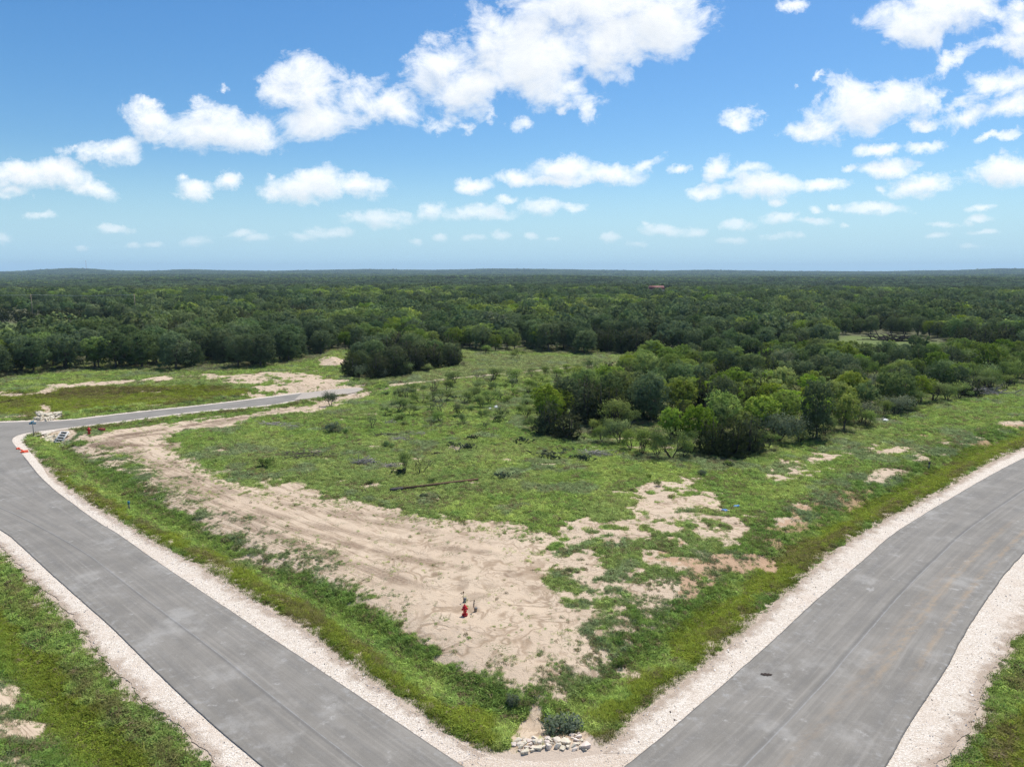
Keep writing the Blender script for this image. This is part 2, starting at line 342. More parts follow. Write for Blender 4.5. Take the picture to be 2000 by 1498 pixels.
SAND = [(800,749),(771,751),(727,762),(690,770),(610,787),(520,803),(390,821),(260,837),(208,845),(160,856),(182,872),(205,878),(239,894),(280,934),(300,960),(330,985),(400,1027),(440,1048),(500,1082),(560,1098),(620,1118),(680,1138),(732,1162),(725,1190),(750,1212),(800,1232),(850,1257),(875,1286),(920,1303),(955,1313),(985,1292),(1030,1316),(1060,1353),(1085,1364),(1110,1345),(1150,1322),(1195,1300),(1180,1262),(1155,1230),(1150,1190),(1110,1150),(1085,1100),(1085,1047),
        (1030,1040),(960,1022),(909,1014),(857,1011),(805,1001),(766,990),(714,988),(641,970),(579,943),(535,950),(481,950),(426,929),(385,908),(351,892),(335,866),(346,848),(390,838),(442,832),(510,814),(545,810),(633,800),(662,787),(727,769),(771,756)]
KNOLL = [(1250,966),(1268,956),(1312,934),(1362,940),(1385,960),(1400,992),(1425,1008),(1400,1042),(1330,1050),(1240,1060),(1150,1062),(1085,1052),(1095,1036),(1150,1024),(1240,1002),(1290,986)]
CULV = [(78,843),(112,838),(140,836),(152,846),(144,858),(120,866),(98,862),(80,856)]
SPILL = [(66,820),(70,796),(80,790),(104,795),(124,808),(122,824),(90,826)]
MIXED = [(150,872),(215,872),(290,890),(335,930),(425,985),(525,1035),(600,1080),(700,1130),(690,1150),(560,1108),(500,1088),(400,1035),(330,992),(280,952),(200,905)]
MIXED2 = [(330,850),(360,890),(430,932),(530,970),(640,978),(720,995),(820,1008),(900,1022),(1020,1046),(1100,1050),(1030,1062),(880,1040),(740,1018),(620,1000),(500,985),(420,950),(340,905),(318,868)]
MIXED3 = [(1050,1350),(1000,1330),(1100,1250),(1200,1180),(1290,1120),(1400,1060),(1500,1060),(1400,1140),(1250,1250),(1180,1330)]
MOTTLE = [(1085,1050),(1240,1052),(1400,1000),(1460,1050),(1500,1080),(1470,1115),(1400,1150),(1325,1180),(1262,1245),(1225,1300),(1150,1322),(1150,1190),(1095,1130)]
UPSAND = [(335,733),(480,730),(560,726),(640,738),(705,748),(690,757),(640,764),(560,774),(500,780),(496,757),(440,743)]
MOUND = [(628,703),(640,696),(668,696),(672,706),(664,716),(626,714)]
BASINSTREAK = [(-20,764),(60,769),(100,752),(200,744),(330,737),(352,742),(240,750),(110,757),(62,777),(-20,772)]
LEFTSAND = [(-30,1330),(25,1338),(52,1388),(66,1440),(70,1470),(95,1530),(-30,1530)]
TIP = [(1000,1425),(1030,1395),(1045,1368),(1062,1385),(1055,1408),(1100,1418),(1150,1425),(1165,1450),(1170,1472),(1100,1484),(1000,1484),(965,1470),(1000,1455)]
TANS = [[(1500,925),(1540,902),(1600,889),(1642,888),(1625,912),(1580,922),(1532,946),(1498,950)],
        [(1640,878),(1700,872),(1740,867),(1782,876),(1750,888),(1650,884)]]
REDS = [[(1395,1118),(1450,1085),(1500,1050),(1560,1010),(1640,975),(1650,990),(1560,1050),(1480,1110),(1410,1150)],[(1560,992),(1640,963),(1690,945),(1722,948),(1662,988),(1620,1012),(1572,1032),(1556,1012)],
        [(1345,1128),(1400,1088),(1450,1082),(1482,1098),(1425,1142),(1350,1162)],
        [(1745,848),(1770,842),(1800,846),(1838,845),(1840,853),(1790,856)],
        [(1890,812),(1920,806),(1925,813),(1900,816)],[(1890,850),(1915,842),(1920,850)],[(1900,862),(1930,858),(1940,866),(1910,868)],[(1965,832),(2005,824),(2015,834),(1975,838)],
        [(1265,1062),(1310,1052),(1340,1062),(1320,1082),(1272,1080)]]
OLIVE_R = [(1150,1490),(1150,1400),(1200,1360),(1262,1315),(1310,1235),(1400,1165),(1500,1100),(1590,1040),(1690,985),(1790,925),(1890,880),(2040,830),(2200,795),(2060,848),(1939,900),(1839,960),(1719,1020),(1624,1080),(1512,1179),(1400,1280),(1295,1355),(1216,1426)]
OLIVE_L = [(60,900),(125,930),(200,975),(300,1030),(400,1075),(500,1140),(600,1195),(680,1240),(760,1310),(850,1365),(960,1400),(980,1440),(956,1472),(874,1434),(781,1367),(699,1311),(629,1253),(512,1180),(382,1100),(253,1030),(166,978),(86,914)]
OLIVE_LL = [(-60,1150),(0,1190),(60,1260),(130,1310),(200,1380),(270,1440),(330,1520),(130,1520),(70,1400),(20,1330),(-60,1250)]
OLIVE_RR = [(1990,1360),(1960,1420),(1900,1500),(2200,1530),(2200,1300)]
BASIN = [(-300,800),(-60,762),(60,764),(160,755),(300,752),(420,752),(490,762),(480,772),(400,780),(250,795),(100,812),(-60,818),(-300,822)]
PALE = [(905,690),(1000,693),(1100,697),(1260,700),(1330,702),(1310,716),(1180,724),(1050,735),(900,742),(780,750),(700,742),(760,735),(860,722),(920,712)]
CLEAR1 = [(-400,634),(190,632),(290,636),(280,650),(190,672),(-100,684),(-400,690)]
CLEAR2 = [(1640,658),(1740,655),(1830,668),(1850,690),(1760,700),(1640,690)]
CLEAR3 = [(150,588),(285,589),(285,596),(150,596)]
FORESTFRONT = [(-500,800),(-100,760),(0,746),(60,736),(150,728),(240,723),(330,728),(420,730),(500,722),(560,715),(612,707),(632,698),(655,688),(690,686),(730,690),(905,688),(1000,691),(1100,694),(1200,697),(1260,699),(1330,702),(1420,700),(1600,700),(1640,690),(1850,690),(1900,700),(2040,706),(2200,712),(2600,730)]
WOOD = [(1050,832),(1062,857),(1130,862),(1185,855),(1240,858),(1300,885),(1350,897),(1420,898),(1480,893),(1530,868),(1560,862),(1620,866),(1680,846),(1700,812),(1760,812),(1850,785),(1900,780),(1960,768),(2000,754),(2120,742),(2300,725),(2300,700),(1900,698),(1600,698),(1330,704),(1250,712),(1215,735),(1190,760),(1110,790)]
CLUSTER = [(672,740),(690,738),(720,741),(770,735),(830,724),(905,716),(905,704),(830,696),(760,690),(700,694),(672,716)]
WP = {k: ats(v) for k, v in dict(sand=SAND, knoll=KNOLL, mottle=MOTTLE, upsand=UPSAND, mound=MOUND, streak=BASINSTREAK, leftsand=LEFTSAND, tip=TIP, olr=OLIVE_R, oll=OLIVE_L, olll=OLIVE_LL, olrr=OLIVE_RR, basin=BASIN, pale=PALE, c1=CLEAR1, c2=CLEAR2, c3=CLEAR3, front=FORESTFRONT, wood=WOOD, cluster=CLUSTER, culv=CULV, spill=SPILL, mix1=MIXED, mix2=MIXED2, mix3=MIXED3).items()}
TANW = [ats(p) for p in TANS]; REDW = [ats(p) for p in REDS]
front = WP['front']
front_az = np.arctan2(front[:, 0], front[:, 1]); front_r = np.hypot(front[:, 0], front[:, 1])
TRACK = chaikin(ats([(771,752),(850,743),(930,735),(1010,728),(1070,722),(1130,717),(1190,712)]))
# wheel ruts and damp strokes on the sand: (points, half width, strength)
RUTS = [([(205,862),(222,853),(260,848),(330,836),(400,826),(480,815)],.75,1),([(203,866),(235,868),(280,871),(330,870)],.6,1),([(212,864),(228,857),(270,852),(330,845)],.45,.8),([(228,866),(236,858),(262,852),(300,848)],.45,.8),([(200,867),(215,871),(232,872)],1.3,1),
        ([(240,880),(290,905),(350,940),(430,985),(520,1020),(640,1050),(760,1085),(900,1110)],.5,.7),([(255,876),(310,905),(370,938),(450,978),(540,1010),(660,1035),(790,1062),(960,1080)],.45,.65),([(300,930),(380,975),(480,1025),(600,1070),(720,1110),(830,1150)],.5,.65),([(330,900),(380,930),(450,962),(560,985),(680,1012),(800,1030),(920,1050)],.45,.6),
        ([(560,985),(640,1000),(720,1005),(790,1012)],.4,.6),([(790,1012),(830,1020)],.6,.8),([(520,806),(440,826),(380,842),(340,860),(330,880)],.45,.6),([(640,790),(560,800),(470,818),(400,832)],.5,.6)]
RUTW = [(chaikin(ats(p)), hw, s) for p, hw, s in RUTS]
DAMP = [(905,1140,14,20),(925,1165,22,9),(850,1122,24,6),(640,890,46,9),(585,896,48,10),(1010,1120,40,8),(700,1080,60,6),(990,1010,20,8),(1050,1150,30,10),(960,1060,50,6)]

def road_d(x, y):
    """signed distance to the outer edge of the gravel (negative = on the road side)"""
    d = np.full(x.shape, 1e3)
    for P in (poly_left_road, poly_right_road, poly_cross, junction, slab):
        d = np.minimum(d, -poly_sd(P, x, y, 14.0))
    return np.where(d > 500, 14.0, d)
def terrain(x, y):
    """height of the natural ground, before roads and ditches"""
    r = np.hypot(x, y)
    far = smooth01((r - 320) / 900)
    az = np.arctan2(x, np.maximum(y, 1))
    z = far * (6 * (fbm(x / 900, y / 900, 3, 3) - .5) * smooth01((r - 320) / 1500) * 1.6)
    # low ridges on the skyline, with a shallow valley before them
    sx = np.array([-1500, 0, 60, 110, 150, 190, 240, 300, 370, 450, 550, 640, 730, 800, 850, 960, 1060, 1150, 1300, 1360, 1480, 1700, 1850, 1940, 2000, 3500.])
    sy = np.array([528, 531, 529.6, 526.8, 525.8, 527, 529.6, 530, 527.4, 529.2, 530.2, 528.2, 526.2, 527.2, 528, 525.4, 525.8, 527.6, 529, 527.8, 530.2, 530.4, 528.8, 526.2, 526.2, 528])
    top = 12 + (530 - np.interp(az, np.arctan((sx - 1000) / FPX), sy)) * 4.6
    top = top + 5 * (fbm(az * 60, r / 900, 3, 9) - .5)
    z = z + top * np.exp(-((r - 6000) / 900) ** 2) + .55 * top * smooth01((r - 4300) / 1500) * (r > 4300) * (1 - np.exp(-((r - 6000) / 900) ** 2))
    z = z - 6 * smooth01((r - 600) / 500) * (1 - smooth01((r - 3000) / 1500)) + 9 * np.exp(-((r - 1750) / 330) ** 2) * smooth01(fbm(az * 7, r / 3000, 2, 19) * 2 - .5) + 8 * np.exp(-((r - 2900) / 420) ** 2) * smooth01(fbm(az * 6 + 5, r / 3000, 2, 29) * 2 - .6)
    return z
def height(x, y, d=None):
    r = np.hypot(x, y)
    if d is None: d = road_d(x, y)
    near = 1 - smooth01((r - 260) / 120)
    bank = smooth01((d - 3.2) / 4.0)
    z = terrain(x, y)
    bump = (fbm(x / 9, y / 9, 3, 21) - .5) * .55 + (fbm(x / 2.2, y / 2.2, 3, 5) - .5) * .22 + (fbm(x / .6, y / .6, 2, 6) - .5) * .06
    z = z + near * bank * (0.30 + bump)
    z = z - near * .62 * np.exp(-((d - 2.9) / 1.25) ** 2) * (d > 0)
    z = z + near * (fbm(x / .7, y / .7, 2, 6) - .5) * .08 * smooth01(d / 2)
    b = poly_sd(WP['basin'], x, y, 6)
    z = z - 1.3 * smooth01((b + .5) / 7)
    m = poly_sd(WP['mound'], x, y, 4); z = z + 1.0 * smooth01((m + 2) / 5)
    kn = poly_sd(WP['knoll'], x, y, 4); z = z + (.35 * fbm(x / 2, y / 2, 3, 31)) * smooth01((kn + 1) / 3)
    return np.where(d <= 0.25, np.minimum(z, -.07) * 0 - .08, np.where(d < .9, z * smooth01((d - .25) / .65) - .08 * (1 - smooth01((d - .25) / .65)), z))
def ground_z(x, y): return float(height(np.array([float(x)]), np.array([float(y)]))[0])
def flat_of(x, y, z):
    """foot on the plane z = 0 seen along the drone's survey line, so traced outlines keep their place on slopes"""
    k = H / np.maximum(H - np.clip(z, -3, 3), 1); return x * k, y * k

def masks(x, y, d):
    """sand, red, olive, damp, pale, woodland floor, shoulder fringe"""
    r = np.hypot(x, y)
    n1 = fbm(x / 2.6, y / 2.6, 4, 41) - .5; n2 = fbm(x / .8, y / .8, 3, 43) - .5; n3 = fbm(x / 7, y / 7, 3, 47) - .5
    def area(P, soft, wob, full=1.0):
        s = poly_sd(P, x, y, 9); return full * smooth01((s + wob * (n1 * 2 + n2 * .9)) / soft + .5)
    sand = area(WP['sand'], 3.2, 2.4)
    sand = np.maximum(sand, area(WP['knoll'], 2.2, 3.4, .95) * smooth01(.76 + n1 * 2.4 + n2 * 2.2))
    sand = np.maximum(sand, area(WP['mottle'], 2.5, 3.0) * smooth01(.56 + n1 * 2.2 + n2 * 2.8 + n3))
    sand = np.maximum(sand, area(WP['upsand'], 3, 4) * smooth01(.86 + n1 * 2.2 + n2 * 1.4 + n3))
    sand = np.maximum(sand, area(WP['mound'], 2, 2)); sand = np.maximum(sand, area(WP['streak'], 2.5, 3) * smooth01(.98 + n1 * 1.6 + n2 * 1.4))
    sand = np.maximum(sand, area(WP['leftsand'], .8, 1.2) * smooth01(.66 + n1 * 2.4 + n2 * 1.6))
    sand = np.maximum(sand, np.maximum(area(WP['tip'], .5, .5), np.maximum(area(WP['culv'], .8, .6), area(WP['spill'], 1.5, 1.2) * .8)))
    mixd = np.maximum(np.maximum(area(WP['mix1'], 2.5, 2.5) * .8, area(WP['mix2'], 2.5, 2.5) * .42), np.maximum(area(WP['mix3'], 3, 3) * .8, area(WP['leftsand'], 1.5, 1) * .9))
    sand = np.maximum(sand, area(WP['mix1'], 2.5, 2) * smooth01(.58 + n1 * 2.2 + n2 * 2.2) * .95)
    sand = sand * (1 - .62 * mixd * smooth01((fbm(x / 1.7, y / 1.2, 4, 311) - .53) / .10))
    for P in TANW: sand = np.maximum(sand, area(P, 3.2, 3.2) * smooth01(.62 + n1 * 2.2 + n2 * 3.0))
    tr = line_d(TRACK, x, y); sand = np.maximum(sand, smooth01((1.5 + n2 * 2 + n1 - tr) / 1.2) * .85)
    # small bare spots scattered through the grass
    spots = smooth01((fbm(x / 3.3, y / 1.9, 3, 71) + .25 * n2 - .735) / .06) * .65 * (r < 150) * (d > 5)
    bank = np.exp(-((d - 5.6) / 1.5) ** 2) * smooth01((fbm(x / 3, y / 3, 3, 77) - .53) / .10) * .85 * (r < 120)
    sand = np.maximum(sand, np.maximum(spots, bank))
    red = np.zeros_like(x)
    for P in REDW: red = np.maximum(red, area(P, 2.2, 2.8) * smooth01(.70 + n1 * 2.4 + n2 * 3.2))
    olive = np.maximum(area(WP['olr'], 2.2, 1.6), area(WP['oll'], 1.6, 1.2)); olive = np.maximum(olive, np.maximum(area(WP['olll'], 2, 1.2), area(WP['olrr'], 1.6, 1.2)))
    olive = np.maximum(olive, area(WP['basin'], 5, 4) * .8)
    damp = np.zeros_like(x)
    for P, hw, s in RUTW: damp = np.maximum(damp, s * smooth01((hw * (1 + n1) - line_d(P, x, y) ) / .45 + .5) * smooth01(.75 + n1 * 1.6 + n2))
    for (px, py, a, b) in DAMP:
        c = at(px, py); e = at(px + a, py); f = at(px, py - b)
        q = np.hypot((x - c[0]) / (e[0] - c[0]), (y - c[1]) / (f[1] - c[1])); damp = np.maximum(damp, .45 * smooth01((1.0 + n1 * 2.6 + n2 * 1.6 - q) / .6))
    pale = area(WP['pale'], 6, 5); pale = np.maximum(pale, smooth01((fbm(x / 11, y / 11, 3, 91) - .50) / .2) * .45 * (d > 6))
    for k in ('c1', 'c2', 'c3'): pale = np.maximum(pale, smooth01((poly_sd(WP[k], x, y, 5) + 3) / 6))
    az = np.arctan2(x, np.maximum(y, .1)); fr = np.interp(az, front_az, front_r)
    brown = np.maximum(smooth01((fbm(x / 4, y / 4, 3, 211) - .56) / .12) * .8 * (olive > .3), smooth01((.8 - np.abs(d - 1.2)) / .8) * smooth01((fbm(x / 3, y / 3, 3, 213) - .42) / .12))
    bb = poly_sd(ats([(60,768),(200,754),(310,757),(330,764),(210,774),(80,778)]), x, y, 6); brown = np.maximum(brown, smooth01((bb + 2 * n1 + 1) / 2.5))
    floor = smooth01((r - fr + n1 * 6) / 5) * (1 - smooth01((poly_sd(WP['c1'], x, y, 5) + 2) / 4)) * (1 - smooth01((poly_sd(WP['c2'], x, y, 5) + 2) / 4))
    floor = np.maximum(floor, area(WP['wood'], 3, 3) * (.5 + .5 * smooth01(.5 + n1 * 3))); floor = np.maximum(floor, area(WP['cluster'], 3, 2))
    fringe = smooth01((.9 + n2 * 2.2 + n1 * 1.2 - d) / .5) * (d < 3)
    return dict(sand=sand, red=red, olive=olive, damp=damp, pale=pale, floor=floor, fringe=fringe, brown=brown, mixd=mixd, n1=n1, n2=n2, n3=n3)

# ---------------------------------------------------------------- ground sheet
def build_ground():
    az = np.concatenate([np.linspace(-180, -60, 40, endpoint=False), np.linspace(-60, -41, 40, endpoint=False), np.linspace(-41, 41, 640, endpoint=False), np.linspace(41, 60, 40, endpoint=False), np.linspace(60, 180, 41)])
    rr = np.concatenate([[1, 8, 14, 18], 20.5 * np.exp(np.linspace(0, math.log(190 / 20.5), 470)), 190 * np.exp(np.linspace(0, math.log(9500 / 190), 120))[1:]])
    A, RR = np.meshgrid(R(1) * az, rr); x = (RR * np.sin(A)).ravel(); y = (RR * np.cos(A)).ravel()
    d = road_d(x, y); z = height(x, y, d)
    fx, fy = flat_of(x, y, z); nearm = np.hypot(x, y) < 420
    M = {k: np.zeros_like(x) for k in ('sand', 'red', 'olive', 'damp', 'pale', 'floor', 'fringe', 'brown')}
    mm = masks(fx[nearm], fy[nearm], d[nearm])
    for k in M: M[k][nearm] = mm[k]
    M['floor'][~nearm] = 1.0
    n, m = len(az), len(rr); V_ = np.stack([x, y, z], 1)
    i = np.arange(m - 1)[:, None] * n + np.arange(n - 1)[None]
    F = np.stack([i, i + 1, i + n + 1, i + n], -1).reshape(-1, 4)
    q_ = V_[F[len(F) // 2]]
    if np.cross(q_[1] - q_[0], q_[2] - q_[0])[2] < 0: F = F[:, ::-1]
    me = mesh_np('ground', np.stack([x, y, z], 1), F, [], True)
    one = np.ones_like(x)
    for nm, cs in (('mask_a', ('sand', 'red', 'olive', 'damp')), ('mask_b', ('pale', 'floor', 'fringe', 'brown'))):
        a = me.attributes.new(nm, 'FLOAT_COLOR', 'POINT')
        a.data.foreach_set('color', np.stack([M[c] if c else one for c in cs], 1).astype(np.float32).ravel())
    return tag(link('ground', me), kind='structure')

def new_mat(name):
    m = bpy.data.materials.new(name); m.use_nodes = True; nt = m.node_tree; nt.nodes.clear()
    out = nt.nodes.new('ShaderNodeOutputMaterial'); return m, nt, out
def ground_mat():
    m, nt, out = new_mat('ground_soil_and_turf')
    P = nd(nt, 'ShaderNodeTexCoord').outputs['Object']
    a = nd(nt, 'ShaderNodeAttribute', attribute_name='mask_a'); b = nd(nt, 'ShaderNodeAttribute', attribute_name='mask_b')
    sa = nd(nt, 'ShaderNodeSeparateColor', {0: a.outputs['Color']}); sb = nd(nt, 'ShaderNodeSeparateColor', {0: b.outputs['Color']})
    sand, red, olive, damp = sa.outputs[0], sa.outputs[1], sa.outputs[2], a.outputs['Alpha']
    pale, floor, fringe = sb.outputs
    nf = noise(nt, P, 5.0, 6, .65); nm = noise(nt, P, 1.1, 5, .6); nl = noise(nt, P, .16, 4, .6); nvf = noise(nt, P, 22.0, 4, .6)
    j = lambda v, k: mth(nt, 'ADD', v, mth(nt, 'MULTIPLY_ADD', nf, k, -.5 * k))
    # turf
    g = mix(nt, sst(nt, nm, .3, .7), (.125, .185, .040), (.19, .26, .064))
    g = mix(nt, mth(nt, 'MULTIPLY', sst(nt, nl, .45, .7), .5), g, (.175,.215,.072))
    g = mix(nt, sst(nt, nvf, .62, .8, 0, .55), g, (.19, .165, .075))
    g = mix(nt, sst(nt, nvf, .25, .42, .5, 0), g, (.022, .040, .010))
    gp = mix(nt, nm, (.115, .150, .048), (.17, .19, .075))
    g = mix(nt, mth(nt, 'MULTIPLY', pale, .8), g, gp)
    go = mix(nt, nm, (.120, .155, .020), (.185, .210, .036)); go = mix(nt, sst(nt, nf, .6, .8, 0, .6), go, (.12, .10, .035))
    g = mix(nt, sst(nt, j(olive, .5), .35, .65), g, go)
    g = mix(nt, mth(nt, 'MULTIPLY', b.outputs['Alpha'], sst(nt, nf, .3, .6, .5, .95)), g, mix(nt, nf, (.085, .058, .028), (.17, .125, .065)))
    # woodland floor: litter, dry grass
    fl = mix(nt, nf, (.050, .050, .028), (.16, .145, .095))
    g = mix(nt, mth(nt, 'MULTIPLY', floor, .85), g, fl)
    # sand, with swirls left by machines
    sd = mix(nt, nm, (.505, .383, .264), (.615, .490, .362))
    sd = mix(nt, sst(nt, nl, .4, .65, 0, .5), sd, (.625,.50,.36))
    warp = nd(nt, 'ShaderNodeVectorMath', {0: nd(nt, 'ShaderNodeTexNoise', {'Vector': P, 'Scale': .28, 'Detail': 2.0}).outputs['Color']}, operation='SCALE'); warp.inputs['Scale'].default_value = 4.2
    pw = nd(nt, 'ShaderNodeVectorMath', {0: P, 1: warp.outputs[0]}, operation='ADD').outputs[0]
    sw = noise(nt, pw, .62, 2, .5); rid = mth(nt, 'ABSOLUTE', mth(nt, 'MULTIPLY_ADD', sw, 2.0, -1.0))
    sw2 = noise(nt, pw, 1.5, 2, .5); rid2 = mth(nt, 'ABSOLUTE', mth(nt, 'MULTIPLY_ADD', sw2, 2.0, -1.0))
    swirl = mth(nt, 'MAXIMUM', mth(nt, 'MULTIPLY', sst(nt, rid, .0, .15, .95, 0), sst(nt, noise(nt, P, .35, 2), .40, .56)), mth(nt, 'MULTIPLY', sst(nt, rid2, 0, .13, .7, 0), sst(nt, nm, .43, .58)))
    rot = nd(nt, 'ShaderNodeMapping', {'Vector': nd(nt, 'ShaderNodeMapping', {'Vector': P, 'Rotation': (0, 0, R(40))}).outputs[0], 'Scale': (.10, 1.5, 1)}).outputs[0]
    lng = mth(nt, 'ABSOLUTE', mth(nt, 'MULTIPLY_ADD', noise(nt, rot, 1.0, 3, .55, .6), 2.0, -1.0))
    px_ = nd(nt, 'ShaderNodeSeparateXYZ', {0: P}).outputs[0]
    swirl = mth(nt, 'MULTIPLY', swirl, sst(nt, px_, -16, -4, .25, 1)); swirl = mth(nt, 'MAXIMUM', swirl, mth(nt, 'MULTIPLY', sst(nt, lng, 0, .13, .9, 0), mth(nt, 'MULTIPLY', sst(nt, px_, -14, -2, 1, .12), sst(nt, nm, .36, .56, .25, 1))))
    dsum = mth(nt, 'MAXIMUM', mth(nt, 'MULTIPLY', swirl, .85), 0.0)
    sd = mix(nt, mth(nt, 'MULTIPLY', dsum, .85), sd, (.27, .185, .115))
    sd = mix(nt, mth(nt, 'MULTIPLY', damp, sst(nt, nf, .30, .60, .45, .95)), sd, (.165, .108, .070))
    sd = mix(nt, sst(nt, nvf, .64, .78, 0, .5), sd, (.24, .18, .12))
    sd = mix(nt, sst(nt, nvf, .22, .36, .4, 0), sd, (.66, .57, .45))
    wd = mth(nt, 'MULTIPLY', sst(nt, noise(nt, P, .9, 3), .56, .72), sst(nt, noise(nt, P, 9, 3), .52, .6)); sd = mix(nt, mth(nt, 'MULTIPLY', wd, .8), sd, (.10, .13, .04))
    sq = mth(nt, 'ADD', j(sand, .8), mth(nt, 'MULTIPLY_ADD', noise(nt, P, 1.7, 5, .7), .9, -.45)); c = mix(nt, sst(nt, sq, .36, .62), g, sd)
    rd = mix(nt, nf, (.37, .215, .125), (.52, .35, .22)); rq = mth(nt, 'ADD', j(red, 1.0), mth(nt, 'MULTIPLY_ADD', noise(nt, P, 1.9, 5, .7), 1.2, -.6)); c = mix(nt, sst(nt, rq, .36, .70, 0, .8), c, rd)
    gr = mix(nt, nvf, (.36, .275, .20), (.66, .55, .44)); c = mix(nt, sst(nt, j(fringe, .6), .4, .6), c, gr)
    bmp = mth(nt, 'ADD', mth(nt, 'MULTIPLY', nvf, .35), mth(nt, 'MULTIPLY', nf, .8)); bmp = mth(nt, 'SUBTRACT', bmp, mth(nt, 'MULTIPLY', swirl, .35))
    bn = nd(nt, 'ShaderNodeBump', {'Height': bmp, 'Strength': .9, 'Distance': .10})
    bs = nd(nt, 'ShaderNodeBsdfPrincipled', {'Base Color': c, 'Roughness': 1.0, 'Specular IOR Level': .12, 'Normal': bn.outputs[0]})
    nt.links.new(bs.outputs[0], out.inputs[0]); return m
ground = build_ground(); ground.data.materials.append(ground_mat())

# ---------------------------------------------------------------- roads and shoulders
def strip(name, L, Rr, nu, nv, z, jit, mat, seed, kind='structure', bow=0.0, matched=False):
    if matched: a, b = L, Rr; nv = len(a); ln = np.linalg.norm(np.diff(a, axis=0), axis=1).sum()
    else: a, la = resample(L, nv); b, lb = resample(Rr, nv); ln = .5 * (la + lb)
    t = np.linspace(0, 1, nu)
    s = np.linspace(0, ln, nv)
    dirv = b - a; wd = np.linalg.norm(dirv, axis=1, keepdims=True); dirv = dirv / wd
    ja = (fbm(s / 1.3, s * 0 + seed, 3, seed) - .5) * 2 * jit[0] + (fbm(s / .25, s * 0 + seed, 2, seed + 5) - .5) * jit[0] * .8
    jb = (fbm(s / 1.3, s * 0 + seed + 9, 3, seed + 2) - .5) * 2 * jit[1] + (fbm(s / .25, s * 0 + seed + 9, 2, seed + 7) - .5) * jit[1] * .8
    a = a + dirv * ja[:, None]; b = b + dirv * jb[:, None]
    Pn = a[:, None, :] * (1 - t)[None, :, None] + b[:, None, :] * t[None, :, None]
    V = np.concatenate([Pn, np.full((nv, nu, 1), z)], 2)
    V[..., 2] += bow * (1 - (2 * t[None, :] - 1) ** 2)
    V = V.reshape(-1, 3)
    i = np.arange(nv - 1)[:, None] * nu + np.arange(nu - 1)[None]
    F = np.stack([i, i + 1, i + nu + 1, i + nu], -1).reshape(-1, 4)
    p0, p1, p2 = V[F[:, 0]], V[F[:, 1]], V[F[:, 2]]
    if np.cross(p1 - p0, p2 - p0)[:, 2].sum() < 0: F = F[:, ::-1]
    me = mesh_np(name, V, F, [mat], True)
    uvl = me.uv_layers.new(name='lane'); uu = np.stack([np.tile(t, nv), np.repeat(s, nu)], 1).astype(np.float32)
    wv = np.broadcast_to(wd, (nv, nu)).reshape(-1)
    uvl.data.foreach_set('uv', uu[F.ravel()].ravel())
    return tag(link(name, me), kind=kind)
